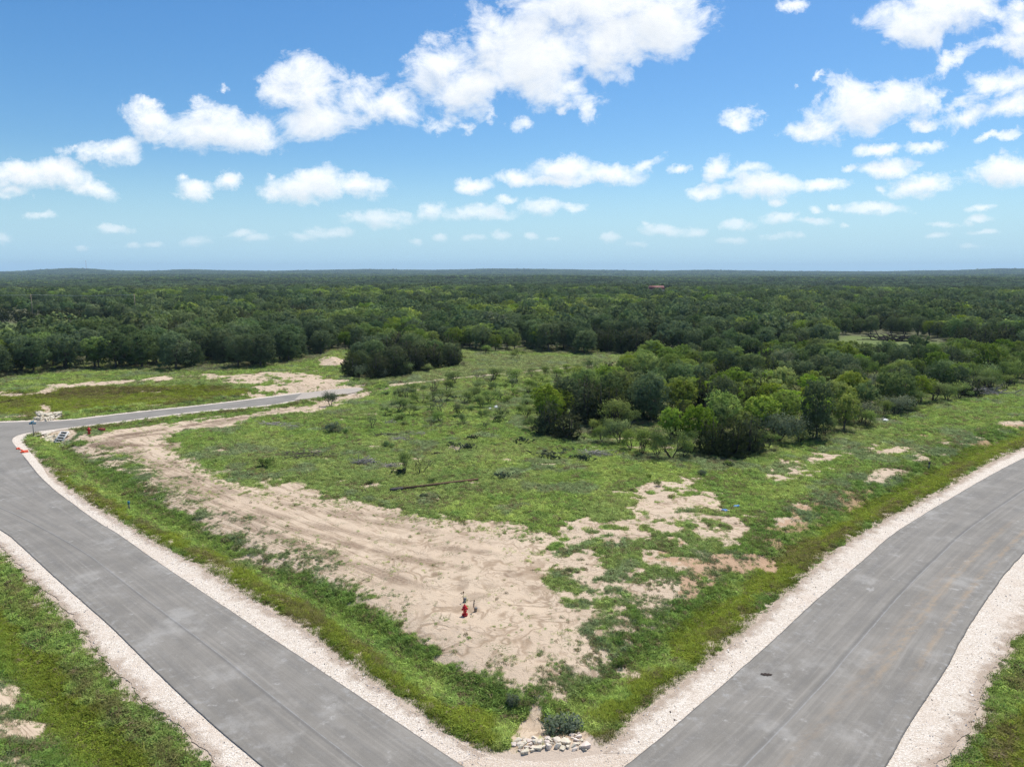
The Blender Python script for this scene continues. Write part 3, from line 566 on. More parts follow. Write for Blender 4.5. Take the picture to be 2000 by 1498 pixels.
def asphalt_mat(name, seam, tan=None, plain=False):
    m, nt, out = new_mat(name)
    tc = nd(nt, 'ShaderNodeTexCoord'); P = tc.outputs['Object']
    uvs = nd(nt, 'ShaderNodeSeparateXYZ', {0: tc.outputs['UV']}); U, V = uvs.outputs[0], uvs.outputs[1]
    n1 = noise(nt, P, .35, 5, .6); n2 = noise(nt, P, 2.2, 6, .65); nf = noise(nt, P, 30, 4, .7)
    c = mix(nt, sst(nt, n1, .3, .7), (.195, .178, .150), (.255, .233, .198))
    if not plain:
        sv = nd(nt, 'ShaderNodeCombineXYZ', {0: mth(nt, 'MULTIPLY', U, 34), 1: mth(nt, 'MULTIPLY', V, .10)}).outputs[0]
        ns = noise(nt, sv, 1.0, 5, .6)
        c = mix(nt, sst(nt, ns, .28, .60, .45, 0), c, (.155,.145,.129)); c = mix(nt, sst(nt, ns, .52, .76, 0, .45), c, (.33,.305,.265))
        lane = mth(nt, 'ABSOLUTE', mth(nt, 'SUBTRACT', mth(nt, 'FRACT', mth(nt, 'MULTIPLY', U, 2.0)), .5)); c = mix(nt, mth(nt, 'MULTIPLY', sst(nt, mth(nt, 'ABSOLUTE', mth(nt, 'SUBTRACT', lane, .22)), 0, .13, 1, 0), sst(nt, n1, .3, .65, .22, .10)), c, (.145,.139,.130))
        c = mix(nt, sst(nt, noise(nt, P, .22, 6, .68), .52, .70, 0, .6), c, (.37,.35,.315)); c = mix(nt, sst(nt, noise(nt, P, .9, 7, .72), .58, .72, 0, .65), c, (.44,.42,.385))
        ed = mth(nt, 'MINIMUM', U, mth(nt, 'SUBTRACT', 1.0, U))
        dust = mth(nt, 'MULTIPLY', sst(nt, ed, .02, .22, 1, .22), sst(nt, n2, .50, .74)); c = mix(nt, mth(nt, 'MULTIPLY', dust, .75), c, (.34, .33, .31))
        # long thin scuffs across and along
        sc = nd(nt, 'ShaderNodeMapping', {'Vector': P, 'Rotation': (0, 0, .5), 'Scale': (.6, 5, 1)}).outputs[0]
        c = mix(nt, mth(nt, 'MULTIPLY', sst(nt, noise(nt, sc, .9, 6, .7), .60, .72, 0, .6), sst(nt, n1, .42, .6)), c, (.36, .35, .335))
        q = mth(nt, 'ADD', mth(nt, 'SUBTRACT', U, seam), mth(nt, 'MULTIPLY_ADD', noise(nt, sv, .4, 2), .012, -.006))
        li = sst(nt, mth(nt, 'ABSOLUTE', q), .0, .007, 1, 0); da = sst(nt, mth(nt, 'ABSOLUTE', mth(nt, 'ADD', q, .016)), .0, .022, 1, 0)
        c = mix(nt, mth(nt, 'MULTIPLY', da, .38), c, (.075, .075, .075)); c = mix(nt, mth(nt, 'MULTIPLY', li, sst(nt, n2, .3, .6, .25, .8)), c, (.30, .295, .285))
        c = mix(nt, sst(nt, mth(nt, 'ADD', ed, mth(nt, 'MULTIPLY_ADD', n2, .010, -.005)), .003, .010, .65, 0), c, (.085, .078, .070))
        if tan:
            for (u0, wid, v0, v1, k) in tan:
                bnd = sst(nt, mth(nt, 'ABSOLUTE', mth(nt, 'SUBTRACT', U, u0)), 0, wid, 1, 0)
                al = mth(nt, 'MULTIPLY', sst(nt, V, v0, v0 + 8), sst(nt, V, v1, v1 + 12, 1, 0))
                nn = nd(nt, 'ShaderNodeMapping', {'Vector': sv, 'Scale': (.5, 9, 1)}).outputs[0]
                c = mix(nt, mth(nt, 'MULTIPLY', mth(nt, 'MULTIPLY', bnd, al), mth(nt, 'MULTIPLY', sst(nt, noise(nt, nn, 1.4, 5, .7), .36, .62), k)), c, (.36, .265, .165))
    else:
        c = mix(nt, sst(nt, n2, .5, .72, 0, .6), c, (.27, .262, .25))
    c = mix(nt, sst(nt, nf, .56, .72, 0, .5), c, (.38, .36, .33)); c = mix(nt, sst(nt, nf, .28, .44, .5, 0), c, (.06, .057, .052)); c = mix(nt, sst(nt, noise(nt, P, 7, 6, .75), .58, .72, 0, .4), c, (.36,.335,.295))
    bn = nd(nt, 'ShaderNodeBump', {'Height': nf, 'Strength': .45, 'Distance': .02})
    bs = nd(nt, 'ShaderNodeBsdfPrincipled', {'Base Color': c, 'Roughness': .86, 'Specular IOR Level': .25, 'Normal': bn.outputs[0]})
    nt.links.new(bs.outputs[0], out.inputs[0]); return m
def gravel_mat(name, warm=0.0, outer=None):
    m, nt, out = new_mat(name)
    P = nd(nt, 'ShaderNodeTexCoord').outputs['Object']
    vo = nd(nt, 'ShaderNodeTexVoronoi', {'Vector': P, 'Scale': 15.0, 'Randomness': 1.0}); vo2 = nd(nt, 'ShaderNodeTexVoronoi', {'Vector': P, 'Scale': 34.0})
    cv = nd(nt, 'ShaderNodeSeparateColor', {0: vo.outputs['Color']}).outputs[0]
    n1 = noise(nt, P, .5, 4, .6); n2 = noise(nt, P, 3.0, 5, .65)
    c = mix(nt, cv, (.62, .525, .415), (.89, .805, .695))
    c = mix(nt, sst(nt, vo.outputs['Distance'], .34, .62, 0, .32), c, (.40, .32, .24))
    c = mix(nt, sst(nt, n1, .45, .7, 0, .45), c, (.62, .50, .39)); c = mix(nt, sst(nt, n2, .58, .75, 0, .35), c, (.45, .36, .27))
    if warm: c = mix(nt, warm, c, (.52, .38, .26))
    if outer is not None:        # soil creeps in from the verge
        U = nd(nt, 'ShaderNodeSeparateXYZ', {0: nd(nt, 'ShaderNodeTexCoord').outputs['UV']}).outputs[0]
        e = U if outer else mth(nt, 'SUBTRACT', 1.0, U)
        e = mth(nt, 'ADD', e, mth(nt, 'MULTIPLY_ADD', noise(nt, P, 1.3, 5, .7), 1.1, -.55))
        c = mix(nt, sst(nt, e, .62, .98, 0, .8), c, mix(nt, n2, (.30, .215, .15), (.46, .36, .27)))
    h = mth(nt, 'ADD', mth(nt, 'MULTIPLY', vo.outputs['Distance'], -1.0), mth(nt, 'MULTIPLY', vo2.outputs['Distance'], -.5))
    bn = nd(nt, 'ShaderNodeBump', {'Height': h, 'Strength': .8, 'Distance': .05})
    bs = nd(nt, 'ShaderNodeBsdfPrincipled', {'Base Color': c, 'Roughness': 1.0, 'Specular IOR Level': .1, 'Normal': bn.outputs[0]})
    nt.links.new(bs.outputs[0], out.inputs[0]); return m
# the air: a thin even haze that greys and blues the far woods
def build_haze():
    m, nt, out = new_mat('haze_air')
    pv = nd(nt, 'ShaderNodeVolumePrincipled', {'Color': (.60, .81, 1.0, 1), 'Density': HAZE, 'Anisotropy': .1})
    nt.links.new(pv.outputs[0], out.inputs['Volume'])
    mb = MB(); mb.box((0, 0, 48), (19600, 19600, 124)); o = mb.obj('haze', m); tag(o, kind='stuff'); return o
HAZE = 0.95e-4
build_haze()
GM = gravel_mat('crushed_limestone'); GM1 = gravel_mat('crushed_limestone_soil_side', 0, True); GM0 = gravel_mat('crushed_limestone_verge_side', 0, False); GW = gravel_mat('crushed_limestone_with_sand', .35)
# their inner edge runs under the asphalt
def under(P, other, wid=.45):
    P, _ = resample(P, 900); o_, _ = resample(other, 2000)
    n = o_[[np.argmin(((o_ - q) ** 2).sum(1)) for q in P]] - P; n /= np.linalg.norm(n, axis=1, keepdims=True)
    return P + n * wid
def shoulder(outer, inner, mat, seed):
    o_, _ = resample(outer, 700); n_, _ = resample(inner, 4000)
    k = np.array([np.argmin(((n_ - q) ** 2).sum(1)) for q in o_]); k = np.maximum.accumulate(k); k = (np.convolve(np.pad(k.astype(float), 30, 'edge'), np.ones(61) / 61, 'valid')).round().astype(int)
    return strip('gravel_shoulder', o_, n_[k], 9, 700, -.045, (.25, .0), mat, seed, matched=True)
shoulder(lg_r, under(lr_r, lr_l), GM0, 3)
shoulder(lg_l, under(lr_l, lr_r), GM0, 13)
shoulder(rg_l, under(rr_l, rr_r), GM0, 23)
shoulder(rg_r, under(rr_r, rr_l), GM0, 33)
def sheet(name, P, z, mat, kind='structure'):
    bm = bmesh.new(); vs_ = [bm.verts.new((p[0], p[1], z)) for p in P]; f = bm.faces.new(vs_)
    if f.calc_area() and f.normal.z < 0: f.normal_flip()
    bmesh.ops.triangulate(bm, faces=[f]); bmesh.ops.recalc_face_normals(bm, faces=bm.faces)
    for q in bm.faces:
        q.normal_update()
        if q.normal.z < 0: q.normal_flip()
    me = bpy.data.meshes.new(name); bm.to_mesh(me); bm.free(); me.materials.append(mat)
    return tag(link(name, me), kind=kind)
sheet('gravel_corner', np.vstack([ats([(780,1490),(860,1440),(900,1448),(956,1472)]), chaikin(corner_tip[2:5]), ats([(1172,1469),(1210,1442),(1250,1420),(1300,1470)]), [[6, 12], [-4, 12]]]), -.052, GW)
strip('road', lr_l, lr_r, 14, 700, 0.0, (.05, .05), asphalt_mat('asphalt_left', .5), 43, bow=.03)
strip('road', rr_l, rr_r, 14, 700, 0.004, (.05, .05), asphalt_mat('asphalt_right', .47, [(.70, .05, 40, 70, .55), (.86, .045, 42, 74, .55), (.62, .07, 20, 60, .25)]), 53, bow=.03)
AP = asphalt_mat('asphalt_cross', .5, plain=True)
sheet('road', np.vstack([xt, xb]), .008, AP)
# pale stone lips of the cross road
def lip(name, P, wid, z, mat, seed):
    P, ln = resample(P, 300); t = np.gradient(P, axis=0); nrm = np.stack([-t[:, 1], t[:, 0]], 1); nrm /= np.linalg.norm(nrm, axis=1, keepdims=True)
    return strip(name, P, P + nrm * wid, 4, 300, z, (.03, .25), mat, seed)
lip('gravel_shoulder', xt[xt[:, 0] > -90], .85, -.012, GM, 61)
lip('gravel_shoulder', xb[:int(len(xb) * .66)], .95, -.012, GM, 67)
lr_corner = ats([(52,845),(34,850),(24,856),(24,864),(34,875),(52,897),(75,927),(104,955),(86,914),(60,884),(46,866),(50,856),(75,850),(125,838)])
sheet('gravel_corner', chaikin(np.vstack([lr_corner, lr_corner[:1]]))[:-1], -.016, GM)
CONC, nt, out = new_mat('dusty_concrete')
P_ = nd(nt, 'ShaderNodeTexCoord').outputs['Object']; c_ = mix(nt, noise(nt, P_, .6, 5, .6), (.30, .27, .23), (.46, .39, .31))
nt.links.new(nd(nt, 'ShaderNodeBsdfPrincipled', {'Base Color': c_, 'Roughness': .95}).outputs[0], out.inputs[0])
sheet('road_end_slab', chaikin(slab, 1), .006, CONC)
# ---------------------------------------------------------------- foliage materials
def soft_normal(nt, k, out=0.0):
    # a face stands for a spray of many small leaves, so its mean direction leans upward
    n = nd(nt, 'ShaderNodeNewGeometry').outputs['Normal']
    if out:
        o_ = nd(nt, 'ShaderNodeAttribute', attribute_name='outward').outputs['Vector']; o_ = nd(nt, 'ShaderNodeVectorTransform', {0: o_}, vector_type='NORMAL', convert_from='OBJECT', convert_to='WORLD').outputs[0]
        o_ = nd(nt, 'ShaderNodeVectorMath', {0: o_}, operation='SCALE'); o_.inputs['Scale'].default_value = out
        n = nd(nt, 'ShaderNodeVectorMath', {0: n, 1: o_.outputs[0]}, operation='ADD').outputs[0]
    n = nd(nt, 'ShaderNodeVectorMath', {0: n, 1: (0, 0, k)}, operation='ADD').outputs[0]
    return nd(nt, 'ShaderNodeVectorMath', {0: n}, operation='NORMALIZE').outputs[0]
def leaf_mat(name, dark, light, pop, trans=.35, nscale=.9, popw=.5, up=.55):
    m, nt, out = new_mat(name)
    oi = nd(nt, 'ShaderNodeObjectInfo').outputs['Random']; P = nd(nt, 'ShaderNodeTexCoord').outputs['Object']
    n = noise(nt, P, nscale, 3, .6); nh = noise(nt, P, nscale * 7, 2, .6)
    c = mix(nt, sst(nt, n, .32, .68), dark, light)
    c = mix(nt, sst(nt, nh, .55, .75, 0, popw), c, pop)
    W = nd(nt, 'ShaderNodeNewGeometry').outputs['Position']; st = noise(nt, W, .011, 4, .6)
    c = mix(nt, sst(nt, st, .40, .62), mix(nt, .75, c, (.80, .82, .90), 'MULTIPLY'), mix(nt, .75, c, (1.30, 1.22, 1.05), 'MULTIPLY'))
    c = mix(nt, mth(nt, 'MULTIPLY', sst(nt, noise(nt, W, .026, 3, .6), .58, .70), sst(nt, mth(nt, 'FRACT', mth(nt, 'MULTIPLY', oi, 5.1)), .35, .75, 0, .55)), c, (.165, .145, .105))
    hs = nd(nt, 'ShaderNodeHueSaturation', {'Color': c, 'Hue': mth(nt, 'MULTIPLY_ADD', oi, .035, .484), 'Saturation': mth(nt, 'MULTIPLY_ADD', mth(nt, 'FRACT', mth(nt, 'MULTIPLY', oi, 7.3)), .3, .85), 'Value': mth(nt, 'MULTIPLY_ADD', mth(nt, 'FRACT', mth(nt, 'MULTIPLY', oi, 13.7)), .6, .72)})
    d = nd(nt, 'ShaderNodeBsdfDiffuse', {'Color': hs.outputs[0], 'Roughness': .6, 'Normal': soft_normal(nt, up, 1.5)})
    t = nd(nt, 'ShaderNodeBsdfTranslucent', {'Color': mix(nt, .4, hs.outputs[0], (.12, .18, .03))})
    s = nd(nt, 'ShaderNodeMixShader', {0: trans, 1: d.outputs[0], 2: t.outputs[0]})
    nt.links.new(s.outputs[0], out.inputs[0]); return m
def bark_mat(name, a, b):
    m, nt, out = new_mat(name); P = nd(nt, 'ShaderNodeTexCoord').outputs['Object']
    n = noise(nt, nd(nt, 'ShaderNodeMapping', {'Vector': P, 'Scale': (9, 9, 2)}).outputs[0], 1.0, 5, .65)
    c = mix(nt, sst(nt, n, .35, .65), a, b); bn = nd(nt, 'ShaderNodeBump', {'Height': n, 'Strength': .7, 'Distance': .03})
    nt.links.new(nd(nt, 'ShaderNodeBsdfPrincipled', {'Base Color': c, 'Roughness': .95, 'Specular IOR Level': .1, 'Normal': bn.outputs[0]}).outputs[0], out.inputs[0]); return m
L_OAK = leaf_mat('oak_leaves', (.108, .160, .068), (.185, .250, .108), (.255, .315, .155), .36)
L_ELM = leaf_mat('elm_leaves', (.215, .305, .060), (.310, .405, .090), (.370, .435, .145), .42)
L_MESQ = leaf_mat('mesquite_leaves', (.220, .305, .085), (.290, .370, .125), (.340, .385, .180), .42)
L_CEDAR = leaf_mat('juniper_sprays', (.056, .074, .034), (.098, .115, .052), (.150, .152, .078), .26)
L_GREY = leaf_mat('grey_green_leaves', (.140, .175, .100), (.22, .255, .165), (.30, .32, .235), .36)
L_SAGE = leaf_mat('blue_green_leaves', (.20, .255, .155), (.32, .365, .235), (.44, .45, .34), .42, .9, .5, 1.3)
L_CACT = leaf_mat('cactus_skin', (.050, .075, .045), (.085, .115, .060), (.14, .15, .09), .0)
B_OAK = bark_mat('grey_brown_bark', (.075, .060, .048), (.17, .145, .12))
B_DEAD = bark_mat('weathered_dead_wood', (.20, .185, .165), (.36, .335, .30))
B_DARK = bark_mat('dark_twigs', (.045, .036, .030), (.11, .092, .078))

def leaf_cloud(P, Nn, size, r, asp=.6, up=0.0, jit=.7):
    """diamond leaf clumps at P facing roughly Nn"""
    n = len(P); Nn = Nn + r.normal(0, jit, (n, 3)); Nn /= np.linalg.norm(Nn, axis=1, keepdims=True) + 1e-9
    ref = r.normal(0, 1, (n, 3)); ref[:, 2] += up
    a = np.cross(Nn, ref); a /= np.linalg.norm(a, axis=1, keepdims=True) + 1e-9; b = np.cross(Nn, a)
    if up: a, b = b, a
    s = (size * r.uniform(.6, 1.3, n))[:, None]
    V = np.stack([P + a * s * .5, P + b * s * .5 * asp + Nn * s * .10, P - a * s * .5, P - b * s * .5 * asp + Nn * s * .06], 1).reshape(-1, 3)
    return V, np.arange(4 * n).reshape(-1, 4)
def with_outward(me, c):
    n = len(me.vertices); v = np.empty(n * 3, np.float32); me.vertices.foreach_get('co', v); v = v.reshape(-1, 3) - np.asarray(c, np.float32); v /= np.linalg.norm(v, axis=1, keepdims=True) + 1e-6
    at_ = me.attributes.new('outward', 'FLOAT_VECTOR', 'POINT'); at_.data.foreach_set('vector', np.ascontiguousarray(v, dtype=np.float32).ravel()); return me
def lobes_points(lobes, n, r, shell=.28, cut=.62, floor=-.55, sub=16):
    out_p = []; out_n = []; sc_ = []; w_ = np.array([l[3] ** 2 for l in lobes]); w_ = w_ / w_.sum(); C = np.array([l[:3] for l in lobes]); Rd = np.array([l[3] for l in lobes])
    while sum(map(len, out_p)) < n:
        k = r.choice(len(lobes), n, p=w_); dv = r.normal(0, 1, (n, 3)); dv /= np.linalg.norm(dv, axis=1, keepdims=True)
        rad = Rd[k] * (1 - shell * r.random(n) ** 1.5) * r.uniform(.84, 1.18, n)
        p = C[k] + dv * rad[:, None] * np.array([1, 1, .85])
        q = np.linalg.norm((p[:, None, :] - C[None]), axis=2) / Rd[None]; q[np.arange(n), k] = 9
        ok = (q.min(1) > cut) & (dv[:, 2] > floor - .35 * r.random(n))
        out_p.append(p[ok]); out_n.append(dv[ok]); 
        if sub: sc_.append(Rd[k][ok])
    p, dv = np.concatenate(out_p)[:n], np.concatenate(out_n)[:n]
    if not sub: return p, dv
    # leaves gather in sprigs
    m = max(8, n // sub); rd = np.concatenate(sc_)[:m]; kk = r.integers(0, m, n); off = r.normal(0, 1, (n, 3)) * (rd[kk] * .17)[:, None]; off[:, 2] *= .7
    return p[kk] + off, dv[kk] * .8 + off / (rd[kk][:, None] * .22) * .6 + np.array([0, 0, .25])
def branch(mb, p, d, ln, rad, depth, tips, r, spread=.7, lift=.15, n=5, segs=3, kids=(2, 3)):
    pts = [Vector(p)]; dd = Vector(d).normalized()
    for i in range(segs):
        dd = (dd + Vector(r.normal(0, .16, 3)) + Vector((0, 0, lift * .3))).normalized(); pts.append(pts[-1] + dd * ln / segs)
    mb.tube(pts, [rad * (1 - .45 * i / segs) for i in range(segs + 1)], n if depth > 0 else 3)
    if depth <= 0: tips.append((pts[-1], dd)); tips.append((pts[-2], dd)); return
    for k in range(r.integers(kids[0], kids[1] + 1)):
        q = Vector(r.normal(0, 1, 3)); q = (q - dd * q.dot(dd)).normalized()
        branch(mb, pts[-1 - (k % 2)], (dd + q * spread + Vector((0, 0, lift))).normalized(), ln * r.uniform(.6, .85), rad * .58, depth - 1, tips, r, spread, lift, max(3, n - 1), segs, kids)

def oak_parts(seed, Ht=6.5, W=3.0, nl=2600, ls=.40, low=.30, nlobes=13):
    r = np.random.default_rng(seed); lob = []
    for i in range(nlobes):
        a = i * 2.4 + r.uniform(-.5, .5); t = (i + .5) / nlobes; zz = Ht * (low + .12 + (.80 - low) * t ** .8); rr_ = W * .62 * math.sqrt(max(.05, 1 - ((t - .25) / .85) ** 2)) * r.uniform(.65, 1.05)
        lob.append((rr_ * math.cos(a), rr_ * math.sin(a), zz, W * r.uniform(.32, .48)))
    lob.append((0, 0, Ht * .66, W * .50)); lob.append((r.normal(0, .3), r.normal(0, .3), Ht * .86, W * .34))
    p, n = lobes_points(lob, nl, r)
    V, F = leaf_cloud(p, n, ls, r)
    tb = MB(); h0 = Ht * .26
    tb.tube([(0, 0, -.3), (.03, 0, h0 * .5), (0, .04, h0)], [Ht * .034, Ht * .027, Ht * .024], 7)
    for k in range(8):        # bare twigs that stick out of the crown
        l = lob[k % len(lob)]; e = Vector(l[:3]) + Vector((r.normal(0, .5), r.normal(0, .5), r.uniform(.3, .9))).normalized() * l[3] * r.uniform(1.05, 1.35); tb.tube([l[:3], e], [.035, .012], 3)
    for l in lob[::2]:
        m = Vector((l[0] * .35, l[1] * .35, h0 + (l[2] - h0) * .55)); tb.tube([(0, 0, h0 * .9), m, l[:3]], [Ht * .017, Ht * .011, Ht * .004], 5)
    return tb, V, F
def cedar_parts(seed, Ht=5.0, W=1.7, nl=2600, ls=.34, tips=3, base=.04):
    r = np.random.default_rng(seed); cones = [(0, 0, Ht, W)]
    for k in range(tips):
        a = r.uniform(0, 6.28); q = r.uniform(.35, .7) * W; cones.append((q * math.cos(a), q * math.sin(a), Ht * r.uniform(.62, .92), W * r.uniform(.55, .8)))
    Ps = []; Ns = []
    wt = np.array([c[2] * c[3] for c in cones]); wt = wt / wt.sum()
    ph = r.uniform(0, 6.28, 6); per = 20
    for c, f in zip(cones, wt):
        m = int(nl * f / per) + 2; t = 1 - np.sqrt(r.random(m)); t = np.clip(t * 1.02, base, 1); a = r.uniform(0, 6.28, m)
        prof = np.minimum(1, (t / .14) ** .5) * (1 - t) ** .55
        rag = 1 + .20 * np.sin(3 * a + ph[0] + 7 * t) + .18 * np.sin(5 * a + ph[1] - 13 * t)
        rad = c[3] * prof * rag * r.uniform(.55, 1.12, m)
        cen = np.stack([c[0] + rad * np.cos(a), c[1] + rad * np.sin(a), t * c[2]], 1); dirs = np.stack([np.cos(a), np.sin(a), r.uniform(.3, 1.3, m)], 1); dirs /= np.linalg.norm(dirs, axis=1, keepdims=True)
        k = np.repeat(np.arange(m), per); s_ = r.random(len(k)) ** .8; L_ = (.10 + .11 * c[3] * r.uniform(.7, 1.5, m))[k] * 2.2
        wdt_ = (1 - .75 * s_)[:, None] * .17 * max(.6, c[3] / 1.7)
        Ps.append(cen[k] + dirs[k] * ((s_ - .35) * L_)[:, None] + r.normal(0, 1, (len(k), 3)) * wdt_); Ns.append(np.stack([np.cos(a), np.sin(a), np.full(m, .6)], 1)[k] + r.normal(0, .3, (len(k), 3)))
    P = np.concatenate(Ps); P[:, 2] = np.maximum(P[:, 2], .05); Nn = np.concatenate(Ns); V, F = leaf_cloud(P, Nn, ls, r, .42, 1.6, .55)
    tb = MB()
    for c in cones: tb.tube([(c[0] * .2, c[1] * .2, -.2), (c[0] * .8, c[1] * .8, c[2] * .4), (c[0], c[1], c[2] * .93)], [Ht * .03, Ht * .018, .015], 6)
    for k in range(9):
        a = r.uniform(0, 6.28); z = Ht * r.uniform(.08, .5); q = W * r.uniform(.6, .95); tb.tube([(0, 0, z), (q * math.cos(a), q * math.sin(a), z + .35)], [.04, .012], 4)
    return tb, V, F
def mesq_parts(seed, Ht=4.2, W=2.4, stems=3, nl=1500, ls=.20, depth=3, cl=.55, bare=.0):
    r = np.random.default_rng(seed); tb = MB(); tips = []
    for k in range(stems):
        a = 6.28 * k / stems + r.uniform(-.6, .6); d = Vector((math.cos(a) * W / Ht * .75, math.sin(a) * W / Ht * .75, 1))
        branch(tb, (.08 * math.cos(a), .08 * math.sin(a), -.1), d, Ht * .36, Ht * .020, depth, tips, r, .75, .12)
    T = np.array([t[0] for t in tips]); T = T[T[:, 2] > Ht * .28]
    sc = Ht / max(T[:, 2].max() + cl * .5, .1)
    keep = T[r.random(len(T)) > bare]
    k = r.integers(0, len(keep), nl); off = r.normal(0, 1, (nl, 3)) * np.array([cl, cl, cl * .55]) * .62
    P = keep[k] + off; Nn = off / (np.linalg.norm(off, axis=1, keepdims=True) + 1e-6) + np.array([0, 0, .6])
    P[:, 2] = np.maximum(P[:, 2], .1)
    V, F = leaf_cloud(P, Nn, ls, r, .5, 0, .6)
    tb.V = [(v[0] * sc, v[1] * sc, v[2] * sc) for v in tb.V]
    return tb, V * sc, F
def shrub_parts(seed, Ht=1.1, W=.9, nl=420, ls=.16, dens=.55):
    r = np.random.default_rng(seed); tb = MB(); tips = []
    for k in range(7):
        a = r.uniform(0, 6.28); branch(tb, (.05 * math.cos(a), .05 * math.sin(a), -.05), (math.cos(a) * .8, math.sin(a) * .8, 1), Ht * .45, .016, 1, tips, r, .6, .1, 4, 2)
    lob = [(r.normal(0, W * .35), r.normal(0, W * .35), Ht * r.uniform(.35, .72), W * r.uniform(.30, .45)) for _ in range(7)]
    p, n = lobes_points(lob, nl, r, .7, .35, -.9, 0); p[:, 2] = np.maximum(p[:, 2], .04)
    V, F = leaf_cloud(p, n, ls, r, .55, 0, .8); return tb, V, F
def dead_parts(seed, Ht=2.0, stems=5, depth=3, wide=.5):
    r = np.random.default_rng(seed); tb = MB(); tips = []
    for k in range(stems):
        a = 6.28 * k / stems + r.uniform(-.5, .5)
        branch(tb, (.05 * math.cos(a), .05 * math.sin(a), -.1), (math.cos(a) * wide, math.sin(a) * wide, 1), Ht * .38, .028 * Ht / 2 + .012, depth, tips, r, .55, .15, 5, 2)
    return tb
def pile_mesh(seed, n=70, lx=2.0, ly=1.2, h=.6):
    r = np.random.default_rng(seed); tb = MB()
    for k in range(n):
        c = Vector((r.normal(0, lx * .32), r.normal(0, ly * .32), 0)); c.z = max(.05, h * r.random() * math.exp(-((c.x / lx) ** 2 + (c.y / ly) ** 2) * 2))
        d = Vector((r.normal(0, 1), r.normal(0, .7), r.normal(0, .22))).normalized() * r.uniform(.4, 1.1) * lx * .5
        kink = Vector(r.normal(0, .06, 3)) * lx; a = c - d; b = c + d; a.z = max(a.z, .02); b.z = max(b.z, .02)
        tb.tube([a, c + kink, b], [.035 * r.uniform(.5, 1.3), .03, .012], 4)
    return tb
def cactus_parts(seed, W=.75, Ht=.55, n=110):
    r = np.random.default_rng(seed); V = []; F = []; c0 = 0
    pads = [(Vector((r.normal(0, W * .4), r.normal(0, W * .35), 0)), 0) for _ in range(n // 3)]
    allp = []
    for p, lv in pads:
        base = p; tilt = Vector((r.normal(0, .5), r.normal(0, .5), 1)).normalized()
        for k in range(3):
            ln = r.uniform(.20, .30) * Ht / .8; allp.append((base.copy(), tilt, ln)); base = base + tilt * ln * .9; tilt = (tilt + Vector((r.normal(0, .6), r.normal(0, .6), .2))).normalized()
    mb = MB()
    for b, t, ln in allp:
        side = Vector(r.normal(0, 1, 3)); side = (side - t * side.dot(t)).normalized(); nn = t.cross(side)
        ring = []
        for k in range(8):
            a = 2 * math.pi * k / 8; ring.append(b + t * (ln * .5 - ln * .55 * math.cos(a)) + side * (ln * .36 * math.sin(a)))
        c = b + t * ln * .5; Vv = ring + [c + nn * .03, c - nn * .03]
        Ff = [(k, (k + 1) % 8, 8) for k in range(8)] + [((k + 1) % 8, k, 9) for k in range(8)]
        mb.add(Vv, Ff)
    return mb

TREES = {}
def reg(kind, parts, leafm, barkm):
    tb, V, F = parts
    TREES.setdefault(kind, []).append((tb.mesh('trunk', barkm, True), with_outward(mesh_np('crown', V, F, [leafm]), (0, 0, float(V[:, 2].max()) * .48)), float(V[:, 2].max()), float(np.percentile(np.hypot(V[:, 0], V[:, 1]), 95))))
for s in (1, 2, 3, 4): reg('oak', oak_parts(s, 6.5, 3.0 + .15 * (s % 2), 4800, .32, .03, 16), L_OAK, B_OAK)
for s in (11, 12, 13): reg('elm', oak_parts(s, 5.4, 2.6, 3600, .28, .18, 11), L_ELM, B_OAK)
for s in (21, 22, 23, 24): reg('cedar', cedar_parts(s, 5.0, 1.85, 4600, .27, 4), L_CEDAR, B_DARK)
for s in (31, 32, 33, 34): reg('mesq', mesq_parts(s, 4.2, 2.5, 2 + s % 3, 1900, .20, 3, .52), L_MESQ, B_DARK)
for s in (41, 42): reg('bare', mesq_parts(s, 3.6, 1.8, 3, 420, .17, 3, .6, .4), L_GREY, B_DARK)
for s in (51, 52): reg('greytree', mesq_parts(s, 3.6, 2.2, 5, 2600, .20, 2, .8), L_GREY, B_DARK)
for s in (61, 62, 63): reg('shrub', shrub_parts(s), L_MESQ, B_DARK)
for s in (66, 67): reg('oliveshrub', shrub_parts(s, 1.1, .95, 520, .15), L_GREY, B_DARK)
for s in (71, 72): reg('sage', shrub_parts(s, 1.0, 1.15, 620, .17), L_SAGE, B_DARK)
DEADM = [(dead_parts(s, 2.0).mesh('branches', B_DEAD, True), 2.0) for s in (81, 82)]
DARKM = [(dead_parts(s, 2.2, 4, 4, .35).mesh('branches', B_DARK, True), 2.2) for s in (84, 85)]
PILEM = [pile_mesh(s).mesh('brush_pile', B_DEAD if s != 93 else B_DARK, True) for s in (91, 92, 93)]
CACTM = [with_outward(cactus_parts(s).mesh('prickly_pear', L_CACT), (0, 0, .2)) for s in (95, 96)]

